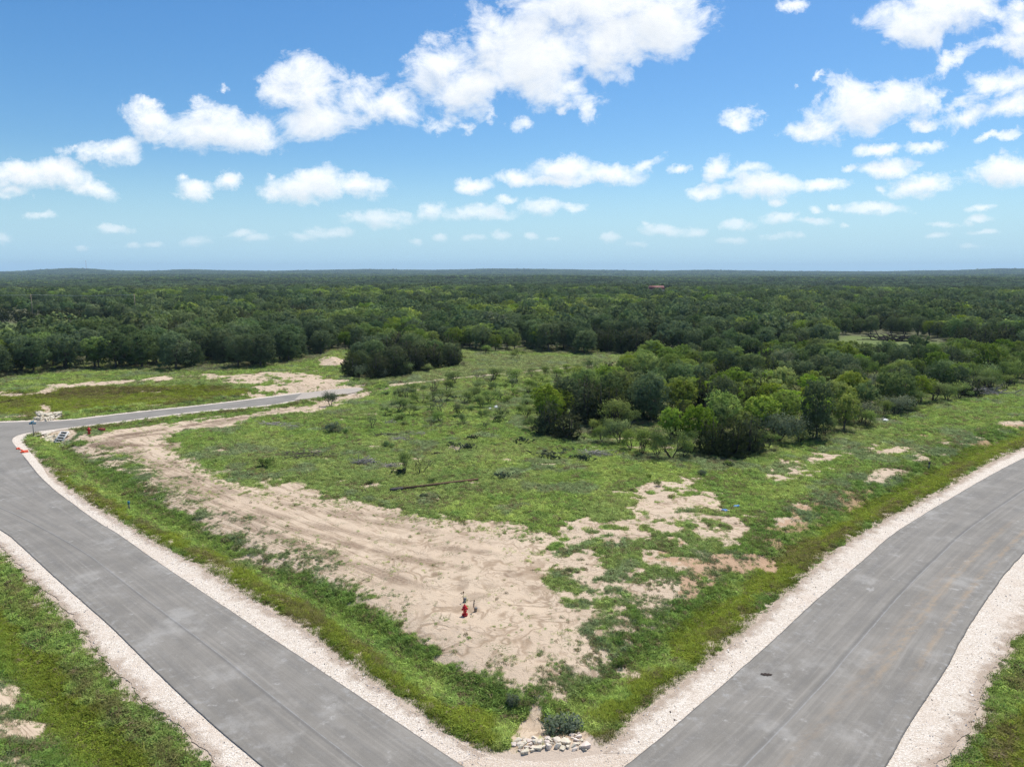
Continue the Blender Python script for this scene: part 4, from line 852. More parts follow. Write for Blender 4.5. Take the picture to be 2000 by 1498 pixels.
def hgt(px, py, hpx):
    """true height of something standing at pixel (px, py) that reaches hpx above it"""
    p = at(px, py); d = ray(px, py - hpx); t = p[1] / d[1]; return max(.15, H + d[2] * t)
NAMES = dict(oak=('oak_tree', 'tree'), elm=('elm_tree', 'tree'), cedar=('juniper_tree', 'tree'), mesq=('mesquite_tree', 'tree'), bare=('sparse_tree', 'tree'), greytree=('thicket_tree', 'tree'), shrub=('shrub', 'shrub'), oliveshrub=('shrub', 'shrub'), sage=('shrub', 'shrub'))
PLACED = []
def plant(kind, x, y, ht, label, group=None, wide=1.0, var=None, r=np.random.default_rng(99)):
    tr, cr, hm, wm = TREES[kind][r.integers(len(TREES[kind])) if var is None else var]
    nm, cat = NAMES[kind]; s = ht / hm
    o = empty(nm, (x, y, ground_z(x, y) - .03), r.uniform(0, 6.28)); o.scale = (s * wide, s * wide, s)
    tag(o, label, cat, group)
    link('trunk', tr, o); link('crown', cr, o); PLACED.append((x, y, wm * s * wide)); return o
def solo(me, name, cat, x, y, sc, label, group=None, rz=None, r=np.random.default_rng(98)):
    o = empty(name, (x, y, ground_z(x, y) - .02)); k = link({'prickly_pear': 'pads', 'brush_pile': 'sticks'}.get(name, 'branches'), me, o)
    if name in ('prickly_pear', 'brush_pile'): k['kind'] = 'stuff'
    o.scale = sc if isinstance(sc, tuple) else (sc, sc, sc); o.rotation_euler = (0, 0, r.uniform(0, 6.28) if rz is None else rz)
    return tag(o, label, cat, group)

# --- plants one can point to: (kind, base px, base py, height px, width factor, label)
FIELD = [
 ('greytree', 646, 797, 33, .72, 'lone bushy shrub on the bare dirt just past the end of the side road'),
 ('mesq', 779, 794, 34, .8, 'small yellow-green tree behind the lone shrub, left of the dark bare bush'),
 ('mesq', 932, 788, 32, 1.3, 'wide light-green mesquite right of the dark cactus patch far up the field'),
 ('shrub', 990, 790, 17, 1.0, 'green shrub just above the two white scraps in the field'),
 ('bare', 726, 843, 31, .9, 'small grey-green tree on one stem in the middle of the left field'),
 ('oliveshrub', 652, 848, 24, 1.2, 'round olive shrub left of the small grey-green tree'),
 ('shrub', 677, 851, 12, 1.0, 'low green shrub at the foot of the round olive shrub'),
 ('mesq', 753, 817, 20, 1.1, 'low open mesquite left of the pair in the upper field'),
 ('mesq', 802, 817, 22, 1.2, 'low dark-stemmed mesquite in the centre of the upper field'),
 ('mesq', 839, 807, 19, 1.0, 'thin young mesquite below the dark bare bush'),
 ('shrub', 789, 834, 9, 1.2, 'low green shrub beside the grey twig heap in the upper field'),
 ('bare', 844, 836, 17, 1.2, 'wispy grey bush in the upper field'),
 ('bare', 863, 835, 15, .8, 'dark twiggy bush right of the wispy grey bush'),
 ('shrub', 919, 807, 11, 1.1, 'small shrub left of the white scraps'),
 ('mesq', 789, 930, 48, .62, 'slim green tree standing over the grey brush piles'),
 ('shrub', 756, 879, 15, 1.1, 'shrub in the open grass above the grey brush piles'),
 ('shrub', 519, 918, 19, 1.3, 'shrub by the grey bare patch at the left end of the field'),
 ('shrub', 724, 950, 11, 1.1, 'low shrub above the left end of the long pole'),
 ('shrub', 844, 948, 12, 1.2, 'low shrub just above the middle of the long pole'),
 ('oliveshrub', 823, 978, 11, .9, 'dark low shrub just below the long pole'),
 ('shrub', 880, 923, 7, 1.2, 'tiny shrub in the grass above the right end of the pole'),
 ('mesq', 1159, 733, 36, .9, 'open-crowned tree alone by the pale track'),
 ('cedar', 1191, 735, 28, 1.2, 'small dark juniper below the pale track'),
 ('bare', 1226, 752, 38, 1.0, 'bare-limbed tree at the upper corner of the thicket'),
 ('cedar', 1262, 716, 22, 1.0, 'short dark juniper at the wood\'s corner by the pale grass'),
 ('mesq', 1014, 704, 20, 1.2, 'light-green bush on the far edge of the field'),
 ('mesq', 948, 694, 18, 1.2, 'light-green bush right of the dark juniper grove'),
 ('mesq', 1030, 772, 28, 1.2, 'spreading mesquite left of the thicket'),
 ('mesq', 1084, 778, 24, 1.3, 'low wide mesquite beside the leftmost junipers'),
 ('mesq', 1058, 747, 18, 1.3, 'pale low mesquite halfway up the right of the field'),
 ('mesq', 1108, 758, 22, 1.2, 'pale mesquite behind the wide low one'),
 ('cedar', 1072, 852, 72, .95, 'tall dark juniper, leftmost of the thicket'),
 ('cedar', 1112, 862, 58, 1.25, 'broad dark juniper at the left front of the thicket'),
 ('mesq', 1040, 848, 34, 1.0, 'leafy mesquite in front of the leftmost juniper'),
 ('cedar', 1140, 830, 85, 1.0, 'tall brown-green juniper behind the broad front one'),
 ('cedar', 1172, 832, 88, .9, 'pointed juniper with the highest tip in the left thicket'),
 ('cedar', 1203, 828, 72, 1.0, 'juniper beside the big round oak'),
 ('oak', 1270, 828, 100, .95, 'big round dark oak in the front of the thicket'),
 ('oak', 1410, 822, 86, .85, 'blue-green oak behind the front mesquites'),
 ('cedar', 1332, 855, 68, 1.0, 'mid-height juniper right of the big round oak'),
 ('cedar', 1365, 812, 78, 1.0, 'dark juniper left of the blue-green oak'),
 ('cedar', 1482, 808, 82, 1.05, 'dark juniper right of the blue-green oak'),
 ('mesq', 1211, 874, 50, 1.0, 'light mesquite on a single dark stem in the thicket\'s front row'),
 ('mesq', 1252, 894, 55, .85, 'mesquite with two forked stems in front of the thicket'),
 ('mesq', 1311, 902, 62, .95, 'foremost mesquite of the thicket, right of the forked one'),
 ('mesq', 1175, 870, 34, 1.0, 'wispy mesquite behind the front cactus patch'),
 ('mesq', 1350, 890, 48, .9, 'mesquite squeezed against the left of the foremost junipers'),
 ('cedar', 1390, 893, 74, 1.0, 'left one of the three foremost brown-green junipers'),
 ('cedar', 1430, 898, 86, .95, 'middle and tallest of the three foremost brown-green junipers'),
 ('cedar', 1464, 892, 76, 1.0, 'right one of the three foremost brown-green junipers'),
 ('greytree', 1519, 866, 66, 1.1, 'grey-green thicket left of the tall front oak'),
 ('oak', 1594, 862, 116, .68, 'tall dark oak at the front of the wood, in deep shade below'),
 ('elm', 1648, 845, 74, .85, 'dark yellow-green tree right of the tall front oak'),
 ('greytree', 1748, 812, 42, 1.2, 'low dark tangle at the wood\'s right front'),
 ('mesq', 1821, 790, 42, 1.2, 'leaning mesquite at the wood\'s right front edge'),
 ('mesq', 1849, 786, 34, 1.1, 'small mesquite right of the leaning one'),
 ('cedar', 1897, 778, 42, 1.2, 'dark rounded juniper near the right end of the wood'),
 ('elm', 1927, 742, 70, 1.0, 'round lime-green tree standing out at the wood\'s right end'),
 ('mesq', 1188, 858, 40, 0.9, 'feathery sapling between the broad front juniper and the single-stemmed mesquite'),
 ('mesq', 1232, 884, 42, 0.95, 'feathery sapling between the single-stemmed and the forked mesquite'),
 ('mesq', 1283, 896, 44, 0.9, 'feathery sapling squeezed between the forked and the foremost mesquite'),
 ('mesq', 1335, 900, 36, 1.1, 'low bright sapling right of the foremost mesquite'),
 ('mesq', 1158, 850, 30, 1.1, 'low feathery sapling right behind the broad front juniper'),
 ('mesq', 1498, 884, 38, 1.1, 'yellow-green sapling just right of the three foremost junipers'),
 ('mesq', 1560, 868, 34, 1.1, 'yellow-green sapling at the foot of the tall front oak, on its left'),
 ('mesq', 1690, 838, 36, 1.1, 'light sapling right of the dark yellow-green tree'),
 ('mesq', 1722, 820, 36, 1.1, 'light sapling left of the low dark tangle'),
 ('mesq', 1785, 800, 36, 1.2, 'light sapling left of the leaning mesquite'),
 ('mesq', 1872, 782, 36, 1.1, 'light sapling left of the dark rounded juniper'),
 ('mesq', 1925, 768, 34, 1.2, 'light sapling right of the dark rounded juniper'),
 ('mesq', 1962, 762, 30, 1.2, 'last light sapling along the right front of the wood'),
 ('mesq', 1030, 822, 30, 1.2, 'pale feathery sapling left of the tall leftmost juniper'),
 ('mesq', 1058, 808, 34, 1.1, 'pale feathery sapling behind the leafy mesquite, left of the junipers'),
 ('mesq', 1096, 800, 36, 1.1, 'pale sapling just behind the leftmost junipers'),
 ('shrub', 1287, 957, 14, .9, 'round dark shrub just above the sandy knoll'),
 ('shrub', 1268, 938, 8, 1.1, 'tiny shrub uphill of the sandy knoll'),
 ('shrub', 1422, 916, 9, 1.2, 'little shrub below the foremost junipers'),
 ('oliveshrub', 1370, 934, 14, 1.1, 'grey-green shrub between the knoll and the foremost junipers'),
 ('sage', 1083, 1408, 38, 1.05, 'big silvery blue-green bush beside the rocks in the near corner'),
 ('sage', 1112, 1404, 34, .9, 'darker bush at the right side of the silvery one'),
 ('shrub', 1210, 1284, 18, 1.3, 'dark green bush at the edge of the near bare ground'),
 ('sage', 998, 1362, 20, 1.0, 'grey-green bush above the left ditch in the near corner'),
]
for k, px, py, hp, wd, lb in FIELD:
    p = at(px, py); plant(k, p[0], p[1], hgt(px, py, hp), lb, None, wd)
p = at(847, 788); solo(DARKM[0][0], 'bare_bush', 'bush', p[0], p[1], hgt(847, 788, 40) / 2.1, 'dark bare upright bush over a cactus patch in the upper field')
p = at(821, 930); solo(DARKM[1][0], 'bare_bush', 'bush', p[0], p[1], hgt(821, 930, 36) / 2.1, 'bare twiggy bush right of the slim green tree')
p = at(893, 886); solo(DEADM[0][0], 'dead_bush', 'bush', p[0], p[1], hgt(893, 886, 24) / 1.9, 'pale dead bush between two dark cacti')
p = at(1392, 830); solo(DEADM[1][0], 'dead_bush', 'bush', p[0], p[1], 1.5, 'pale dead snag below the blue-green oak')
p = at(1942, 766); solo(DEADM[0][0], 'dead_bush', 'bush', p[0], p[1], 1.3, 'grey dead snag at the wood\'s right end')
p = at(886, 782); solo(CACTM[0], 'prickly_pear', 'cactus', p[0], p[1], (2.4, 1.6, 1.0), 'dark cactus patch right of the dark bare bush in the upper field')
for i, (px, py, sx, sc, lb) in enumerate([(971, 826, 1.2, 1.0, 'spiky dark cactus below the white scraps'), (922, 861, 1.2, 1.1, 'round cactus in the open grass above the dead bush'),
    (882, 872, 1.6, .8, 'low cactus at the left of the pale dead bush'), (913, 879, 1.5, 1.25, 'large dark cactus at the right of the pale dead bush'), (782, 930, 1.4, .85, 'cactus at the foot of the slim green tree'),
    (980, 938, 1.5, .9, 'cactus past the right end of the long pole'), (1020, 868, 2.2, 1.1, 'broad cactus patch left of the thicket'), (1072, 898, 3.2, 1.0, 'longest cactus patch, in front of the broad juniper'),
    (1138, 901, 1.6, 1.15, 'cactus clump below the wispy mesquite'), (848, 790, 1.3, .9, 'cactus at the foot of the dark bare bush'), (1104, 886, 1.8, .8, 'cactus behind the longest cactus patch'), (1424, 917, 1.0, .7, 'small cactus below the foremost junipers')]):
    p = at(px, py); solo(CACTM[i % 2], 'prickly_pear', 'cactus', p[0], p[1], (sx, sx * .8, sc), lb)
for i, (px, py, sx, sy, sz, lb) in enumerate([(714, 911, 1.0, .9, .8, 'grey brush pile left of the slim green tree'), (764, 917, .7, .7, .5, 'small grey brush pile at the slim green tree'), (597, 893, 2.2, 1.6, .45, 'flat dark heap of brush on the bare grey patch'),
    (532, 833, 2.4, 1.2, .5, 'long low row of dead brush near the sand track'), (763, 830, .9, .8, .6, 'twig heap in the upper field'), (748, 855, 1.3, .8, .5, 'low dark twig heap left of centre in the field'), (818, 852, .9, .8, .5, 'small twig heap in the middle of the field'),
    (779, 864, .9, .8, .5, 'twig heap above the shrub in the open grass'), (852, 890, .8, .7, .5, 'dark twig heap left of the low cactus'), (1165, 893, 1.5, 1.0, .7, 'grey brush under the wispy mesquite'), (1715, 826, 1.8, 1.0, .5, 'grey brush pile beside the white scrap at the wood\'s edge'), (1910, 772, 3.0, 1.6, 1.5, 'fallen grey branches at the wood\'s right front'),
    (1745, 668, 5.5, 3.0, 3.2, 'big brown heap of felled trees in the far clearing')]):
    p = at(px, py); solo(PILEM[2 if i in (2, 5, 8, 12) else i % 2], 'brush_pile', 'brush pile', p[0], p[1], (sx, sy, sz), lb, rz=rng.uniform(-.3, .3))

# --- young mesquites sprinkled over the upper field
UP = ats([(745,775),(860,752),(1000,735),(1130,725),(1215,732),(1195,760),(1105,790),(1045,825),(960,850),(860,850),(760,825)])
def sprinkle():
    r = np.random.default_rng(15); got = []; lo, hi = UP.min(0), UP.max(0)
    while len(got) < 64:
        x, y = r.uniform(lo[0], hi[0]), r.uniform(lo[1], hi[1])
        if poly_sd(UP, np.array([x]), np.array([y]), 2)[0] < 0 or r.random() > .35 + .65 * smooth01((x / y + .12) / .2) or any((x - q[0]) ** 2 + (y - q[1]) ** 2 < 9 for q in got) or any((x - q[0]) ** 2 + (y - q[1]) ** 2 < 5 for q in PLACED): continue
        got.append((x, y))
    got.sort(key=lambda q: q[0] / q[1]); by = {}
    for x, y in got:
        k = 'mesq' if r.random() < .7 else 'bare' if r.random() < .45 else 'shrub'; ht = r.uniform(1.3, 2.6) if k != 'shrub' else r.uniform(.7, 1.2); az = x / y
        s_ = 'below the pale track' if y > 118 else 'left of the thicket' if az > 0 and y < 95 else 'in the upper field'; s_ += ', among the dark bushes' if az < -.04 else ', nearer the woods' if az > .06 else ', mid-field'
        by.setdefault((dict(mesq='low feathery young mesquite', bare='wispy grey young tree', shrub='small leafy shrub')[k], s_), []).append(plant(k, x, y, ht, 'x', None, r.uniform(1.1, 1.5)))
    on = 'first second third fourth fifth sixth seventh eighth ninth tenth eleventh twelfth'.split()
    for (w_, s_), L in by.items():
        for j, o in enumerate(L): tag(o, f'{w_} {s_}' + (f', {on[min(j, 11)]} from left' if len(L) > 1 else ''), None, f'{w_}s {s_}' if len(L) > 1 else None)
sprinkle()

# --- fill of the woods: wanted spots, nearest first
def pts_in(P, step, seed, jit=.45):
    r = np.random.default_rng(seed); lo, hi = P.min(0), P.max(0); gx, gy = np.meshgrid(np.arange(lo[0], hi[0], step), np.arange(lo[1], hi[1], step))
    x = (gx + r.uniform(-jit, jit, gx.shape) * step).ravel(); y = (gy + r.uniform(-jit, jit, gy.shape) * step).ravel()
    m = poly_sd(P, x, y, 1.0) > .2; return x[m], y[m]
fr_rng = np.random.default_rng(5)
def clear_of(x, y, gap):
    return all((x - a) ** 2 + (y - b) ** 2 > (gap + .55 * c) ** 2 for a, b, c in PLACED)
# thicket on the right
xs, ys = pts_in(WP['wood'], 4.0, 51)
order = np.argsort(np.hypot(xs, ys)); NEARPL = list(PLACED)
ROWS = {}
for i in order:
    x, y = xs[i], ys[i]
    if any((x - a) ** 2 + (y - b) ** 2 < (.9 + .55 * c) ** 2 for a, b, c in NEARPL): continue
    if poly_sd(WP['c2'], np.array([x]), np.array([y]), 3)[0] > -2: continue
    q = fbm(np.array([x / 14]), np.array([y / 14]), 2, 61)[0] + fr_rng.normal(0, .12); az = math.atan2(x, y)
    if az > .44: kind = 'mesq' if q < .42 else 'elm' if q < .58 else 'greytree' if q < .64 else 'cedar' if q < .72 else 'oak'
    else: kind = 'elm' if q < .46 else 'mesq' if q < .53 else 'cedar' if q < .61 else 'oak'
    ht = dict(oak=5.4, elm=4.9, mesq=3.9, cedar=4.8, greytree=3.2)[kind] * fr_rng.uniform(.66, 1.12)
    ROWS.setdefault(kind, []).append((x, y, ht, az))
    PLACED.append((x, y, 1.5))
WORD = dict(oak='dark oak', elm='lime-green elm', mesq='light mesquite', cedar='brown-green juniper', greytree='grey-green tree')
ordn0 = ('first second third fourth fifth sixth seventh eighth ninth tenth eleventh twelfth').split()
TS = [(.08, "thicket's left end"), (.14, 'behind the left junipers'), (.20, 'behind the big round oak'), (.26, 'behind the blue-green oak'), (.32, 'above the foremost junipers'), (.38, 'above the grey-green thicket'), (.44, 'behind the tall front oak'), (.50, 'above the dark tangle'), (.56, 'behind the leaning mesquite'), (.62, 'left of the lime tree'), (9, "wood's far right end")]
tb_ = {}
for kind, L in ROWS.items():
    for x, y, ht, az in L:
        r_ = math.hypot(x, y); row = 'near' if r_ < 92 else 'middle' if r_ < 112 else 'back' if r_ < 140 else 'farthest'
        o = plant(kind, x, y, ht, 'x', None, fr_rng.uniform(.9, 1.15)); tb_.setdefault((('tall ' if ht > dict(oak=5.6, elm=5.0, mesq=3.9, cedar=4.6, greytree=3.1)[kind] else 'low ') + WORD[kind], row, next(s_ for lim, s_ in TS if az < lim)), []).append((az, o))
for (w_, row, s_), L in tb_.items():
    L.sort(key=lambda t: t[0])
    for j, (_, o) in enumerate(L):
        if len(L) == 1: tag(o, f'{w_} in the thicket\'s {row} rows, {s_}')
        else: tag(o, f'{w_} in the thicket\'s {row} rows, {s_}, {ordn0[j] if j < 12 else str(j + 1) + "th"} from left', None, f'{w_}s in the {row} rows, {s_}')
# juniper grove by the sandy mound
GR = [('cedar',690,738,50,1.2,'dark juniper at the left end of the grove by the sandy mound'),('oliveshrub',705,740,26,1.2,'grey bush at the foot of the juniper grove'),('cedar',735,741,52,1.3,'front juniper of the grove, second from its left end'),('cedar',775,737,54,1.2,'front juniper in the middle of the grove'),('mesq',800,736,26,1.2,'bright green bush in front of the juniper grove'),('cedar',812,728,56,1.2,'tall juniper right of the bright bush in the grove'),('cedar',848,723,46,1.2,'dark juniper toward the right of the grove'),('cedar',888,718,38,1.1,'last low juniper at the right end of the grove'),('mesq',838,731,18,1.5,'pale low bush below the right of the juniper grove'),('oliveshrub',742,742,20,1.2,'grey twiggy bush before the grove, second from the left')]
for k, px, py, hp, wd, lb in GR:
    p = at(px, py); plant(k, p[0], p[1], hgt(px, py, hp), lb, None, wd)
xs, ys = pts_in(WP['cluster'], 4.2, 57); gi_ = [0, 0]
o_ = np.argsort(xs / ys); xs, ys = xs[o_], ys[o_]
for x, y in zip(xs, ys):
    if clear_of(x, y, .6):
        k = 'cedar' if fr_rng.random() < .72 else 'oak'; j = k == 'oak'; gi_[j] += 1
        plant(k, x, y, fr_rng.uniform(4.2, 6.0), f'{"dark oak" if j else "dark juniper"} inside the grove by the tan mound, {ordn0[gi_[j] - 1] if gi_[j] < 13 else str(gi_[j]) + "th"} from left', 'oaks inside the grove' if j else 'junipers inside the grove', 1.1)

# --- the wide wood: near trees one by one, the rest as one far forest
def forest_candidates():
    r = np.random.default_rng(8); out = []
    for (r0, r1, step, lod) in ((105, 330, 5.3, 0), (330, 700, 6.2, 1), (700, 1500, 9.0, 2), (1500, 3200, 17.0, 3), (3200, 9500, 36.0, 4)):
        W_ = r1 * math.tan(R(48)); gx, gy = np.meshgrid(np.arange(-W_, W_, step), np.arange(r0 * .6, r1, step))
        x = (gx + r.uniform(-.5, .5, gx.shape) * step).ravel(); y = (gy + r.uniform(-.5, .5, gy.shape) * step).ravel()
        rr_ = np.hypot(x, y); a = np.arctan2(x, y); m = (rr_ >= r0) & (rr_ < r1) & (np.abs(a) < R(46 if lod else 43)); x, y, rr_, a = x[m], y[m], rr_[m], a[m]
        fr = np.interp(a, front_az, front_r); m = rr_ > fr + 1.5
        for k, pad in (('c1', 2), ('c2', 2), ('c3', 4), ('cluster', 1.5), ('wood', 1.0), ('mound', 2)): m &= poly_sd(WP[k], x, y, 12) < -pad
        # a few openings far off, and the yard of the red-roofed barn
        m &= ~((rr_ > 420) & (fbm(x / 130, y / 60, 3, 83) > .70))
        m &= ~((np.abs(a - BARN_AZ) < 14 / rr_) & (rr_ > 585 - 45) & (rr_ < 640))
        out.append((x[m], y[m], rr_[m], a[m], lod))
    return out
BARN = at(1282, 563, 6.0); BARN_AZ = math.atan2(BARN[0], BARN[1])
CAND = forest_candidates()
x, y, rr_, a, _ = CAND[0]
spec = fbm(x / 30, y / 30, 3, 101) + np.random.default_rng(3).normal(0, .09, len(x))
kindn = np.where(spec < .36, 2, np.where(spec > .66, 1, 0))        # oak, elm, juniper
KN = {0: 'oak', 1: 'elm', 2: 'cedar'}
hts = np.where(kindn == 0, fr_rng.uniform(5.4, 8.2, len(x)), np.where(kindn == 1, fr_rng.uniform(4.6, 7, len(x)), fr_rng.uniform(4.4, 7, len(x)))) * np.where(a < -.25, 1.0, .94)
order = np.argsort(rr_)
# how much of each crown stands clear of those nearer the drone
NB = 1200; sky_line = np.full(NB, -9.0); shows = np.zeros(len(x))
def bins(az, half): return max(0, int((az - half + .8) / 1.6 * NB)), min(NB - 1, int((az + half + .8) / 1.6 * NB))
near = sorted([(math.hypot(p_[0], p_[1]), math.atan2(p_[0], p_[1]), p_[2], 5.0) for p_ in PLACED]); ni = 0
for i in order:
    while ni < len(near) and near[ni][0] < rr_[i]:
        q = near[ni]; b0, b1 = bins(q[1], q[2] * .8 / q[0]); sky_line[b0:b1 + 1] = np.maximum(sky_line[b0:b1 + 1], (q[3] * .8 - H) / q[0]); ni += 1
    b0, b1 = bins(a[i], 2.3 / rr_[i]); top = (hts[i] - H) / rr_[i]; base = -H / rr_[i]
    shows[i] = np.clip(top - np.maximum(sky_line[b0:b1 + 1], base), 0, None).mean() * (b1 - b0 + 1)
    c0, c1 = bins(a[i], 1.9 / rr_[i]); sky_line[c0:c1 + 1] = np.maximum(sky_line[c0:c1 + 1], (hts[i] * .86 - H) / rr_[i])
LIM = {0: 215, 1: 110, 2: 120}; used = np.zeros(len(x), bool); inframe = np.abs(a) < .66
for k in KN:
    c_ = np.where((kindn == k) & inframe & (shows > 0))[0]; used[c_[np.argsort(-shows[c_])[:LIM[k]]]] = True
SECT = [(-.60, "past the basin's left"), (-.52, "over the basin's left half"), (-.44, "over the basin's middle"), (-.36, "over the basin's right half"), (-.29, 'above the upper sand'), (-.20, 'left of the tan mound'), (-.13, 'left behind the grove'), (-.05, 'right behind the grove'), (.02, "past the pale strip's left third"), (.09, "past the pale strip's middle"), (.18, "past the pale strip's right third"), (.28, "behind the thicket's left part"), (.38, "behind the thicket's middle"), (.48, 'near the far clearing'), (.56, 'right of the far clearing'), (9, "behind the thicket's right end")]
ordn = ('first second third fourth fifth sixth seventh eighth ninth tenth eleventh twelfth').split()
trees_by = {}
for i in np.where(used)[0]:
    k = int(kindn[i]); fr = np.interp(a[i], front_az, front_r); depth = rr_[i] - fr
    sect = next(s_ for lim, s_ in SECT if a[i] < lim)
    size = 'tall' if hts[i] > (7.2 if k == 0 else 6.1) else 'low' if hts[i] < (6.2 if k == 0 else 5.2) else 'middling'
    desc = size + {0: ' green oak', 1: ' yellow-green elm', 2: ' dark juniper'}[k]
    row = "at wood's edge" if depth < 7 else "in its second rows" if depth < 22 else 'inside wood' if depth < 60 else 'deep inside'
    o = plant(KN[k], x[i], y[i], hts[i], 'x', None, fr_rng.uniform(.95, 1.2)); trees_by.setdefault((desc, row, sect), []).append((a[i], o))
for (desc, row, sect), L in trees_by.items():
    L.sort(key=lambda t: t[0])
    for j, (_, o) in enumerate(L):
        if len(L) == 1: tag(o, f'{desc} {row} {sect}')
        elif len(L) == 2: tag(o, f'{desc} {row} {sect}, {("left", "right")[j]} of two', None, f'{desc}s {row} {sect}')
        else: tag(o, f'{desc} {row} {sect}, {ordn[j] if j < 12 else str(j + 1) + "th"} from left', None, f'{desc}s {row} {sect}')

# far forest: simple crowns and clumps of crowns, scattered as one mass
def clump_mesh(name, seed, n, spread, leafm, ls, nl, hr=(5.5, 8)):
    r = np.random.default_rng(seed); VV = []; FF = []; CC = []; c = 0; mi = []
    for k in range(n):
        cx_, cy_ = (0, 0) if n == 1 else r.uniform(-spread, spread, 2); Ht = r.uniform(*hr); W_ = Ht * r.uniform(.40, .52)
        lob = [(cx_ + r.normal(0, W_ * .45), cy_ + r.normal(0, W_ * .45), Ht * r.uniform(.45, .78), W_ * r.uniform(.38, .55)) for _ in range(7)] + [(cx_, cy_, Ht * .62, W_ * .55)]
        p, q = lobes_points(lob, nl, r, .3, .6, -.4, 8); V, F = leaf_cloud(p, q, ls, r, .75); VV.append(V); CC.append(np.tile([cx_, cy_, Ht * .5], (len(V), 1))); FF.append(F + c); c += len(V); mi.append(np.full(len(F), r.integers(len(leafm))))
    return with_outward(mesh_np(name, np.concatenate(VV), np.concatenate(FF), leafm, False, np.concatenate(mi)), np.concatenate(CC))
def cedar_far(name, seed):
    tb, V, F = cedar_parts(seed, 6.2, 2.1, 640, .58, 2); return with_outward(mesh_np(name, V, F, [L_CEDAR]), (0, 0, 2.6))
src = bpy.data.collections.new('forest_sources')
SRC = [clump_mesh('clump_a', 201, 1, 0, [L_OAK], .62, 620), clump_mesh('clump_b', 202, 1, 0, [L_OAK], .62, 620), clump_mesh('clump_c', 203, 1, 0, [L_ELM], .60, 560), cedar_far('clump_d', 204),
       clump_mesh('clump_e', 205, 3, 5.0, [L_OAK, L_OAK, L_ELM], .95, 260), clump_mesh('clump_f', 206, 3, 5.0, [L_OAK, L_OAK, L_CEDAR], .95, 260),
       clump_mesh('clump_g', 207, 9, 10.0, [L_OAK, L_OAK, L_OAK, L_ELM], 1.5, 110), clump_mesh('clump_h', 208, 9, 10.0, [L_OAK, L_CEDAR, L_CEDAR], 1.5, 110),
       clump_mesh('clump_i', 209, 20, 21.0, [L_OAK, L_OAK, L_CEDAR], 2.4, 55, (6, 10)), clump_mesh('clump_j', 210, 20, 21.0, [L_OAK, L_OAK, L_ELM], 2.4, 55, (6, 10))]
for me in SRC: src.objects.link(bpy.data.objects.new(me.name, me))
PX, PY, PI_, PS = [], [], [], []
for (x, y, rr_, a, lod) in CAND:
    r = np.random.default_rng(70 + lod); n = len(x); sp = fbm(x / 60, y / 35, 3, 101) + r.normal(0, .09, n)
    if lod == 0:
        m = ~used; x, y, sp = x[m], y[m], sp[m]; n = len(x)
        sp = spec[m]
    if lod <= 1: idx = np.where(sp < .38, 3, np.where(sp > .65, 2, r.integers(0, 2, n))); sc = r.uniform(.62, 1.25, n)
    elif lod == 2: idx = np.where(sp < .44, 5, 4); sc = r.uniform(.8, 1.15, n)
    elif lod == 3: idx = np.where(sp < .46, 7, 6); sc = r.uniform(.85, 1.15, n)
    else: idx = np.where(sp < .5, 8, 9); sc = r.uniform(.8, 1.2, n)
    PX.append(x); PY.append(y); PI_.append(idx); PS.append(sc)
rk = np.random.default_rng(88); ak = rk.uniform(-.75, .75, 900); dk = rk.uniform(5500, 6300, 900); kk = fbm(ak * 30, ak * 0, 3, 401) + rk.normal(0, .1, 900) > .5
PX.append((dk * np.sin(ak))[kk]); PY.append((dk * np.cos(ak))[kk]); PI_.append(rk.integers(0, 4, kk.sum())); PS.append(rk.uniform(1.3, 2.1, kk.sum()))
FX, FY, FI, FS = map(np.concatenate, (PX, PY, PI_, PS))
FZ = height(FX, FY, np.full(FX.shape, 14.0))
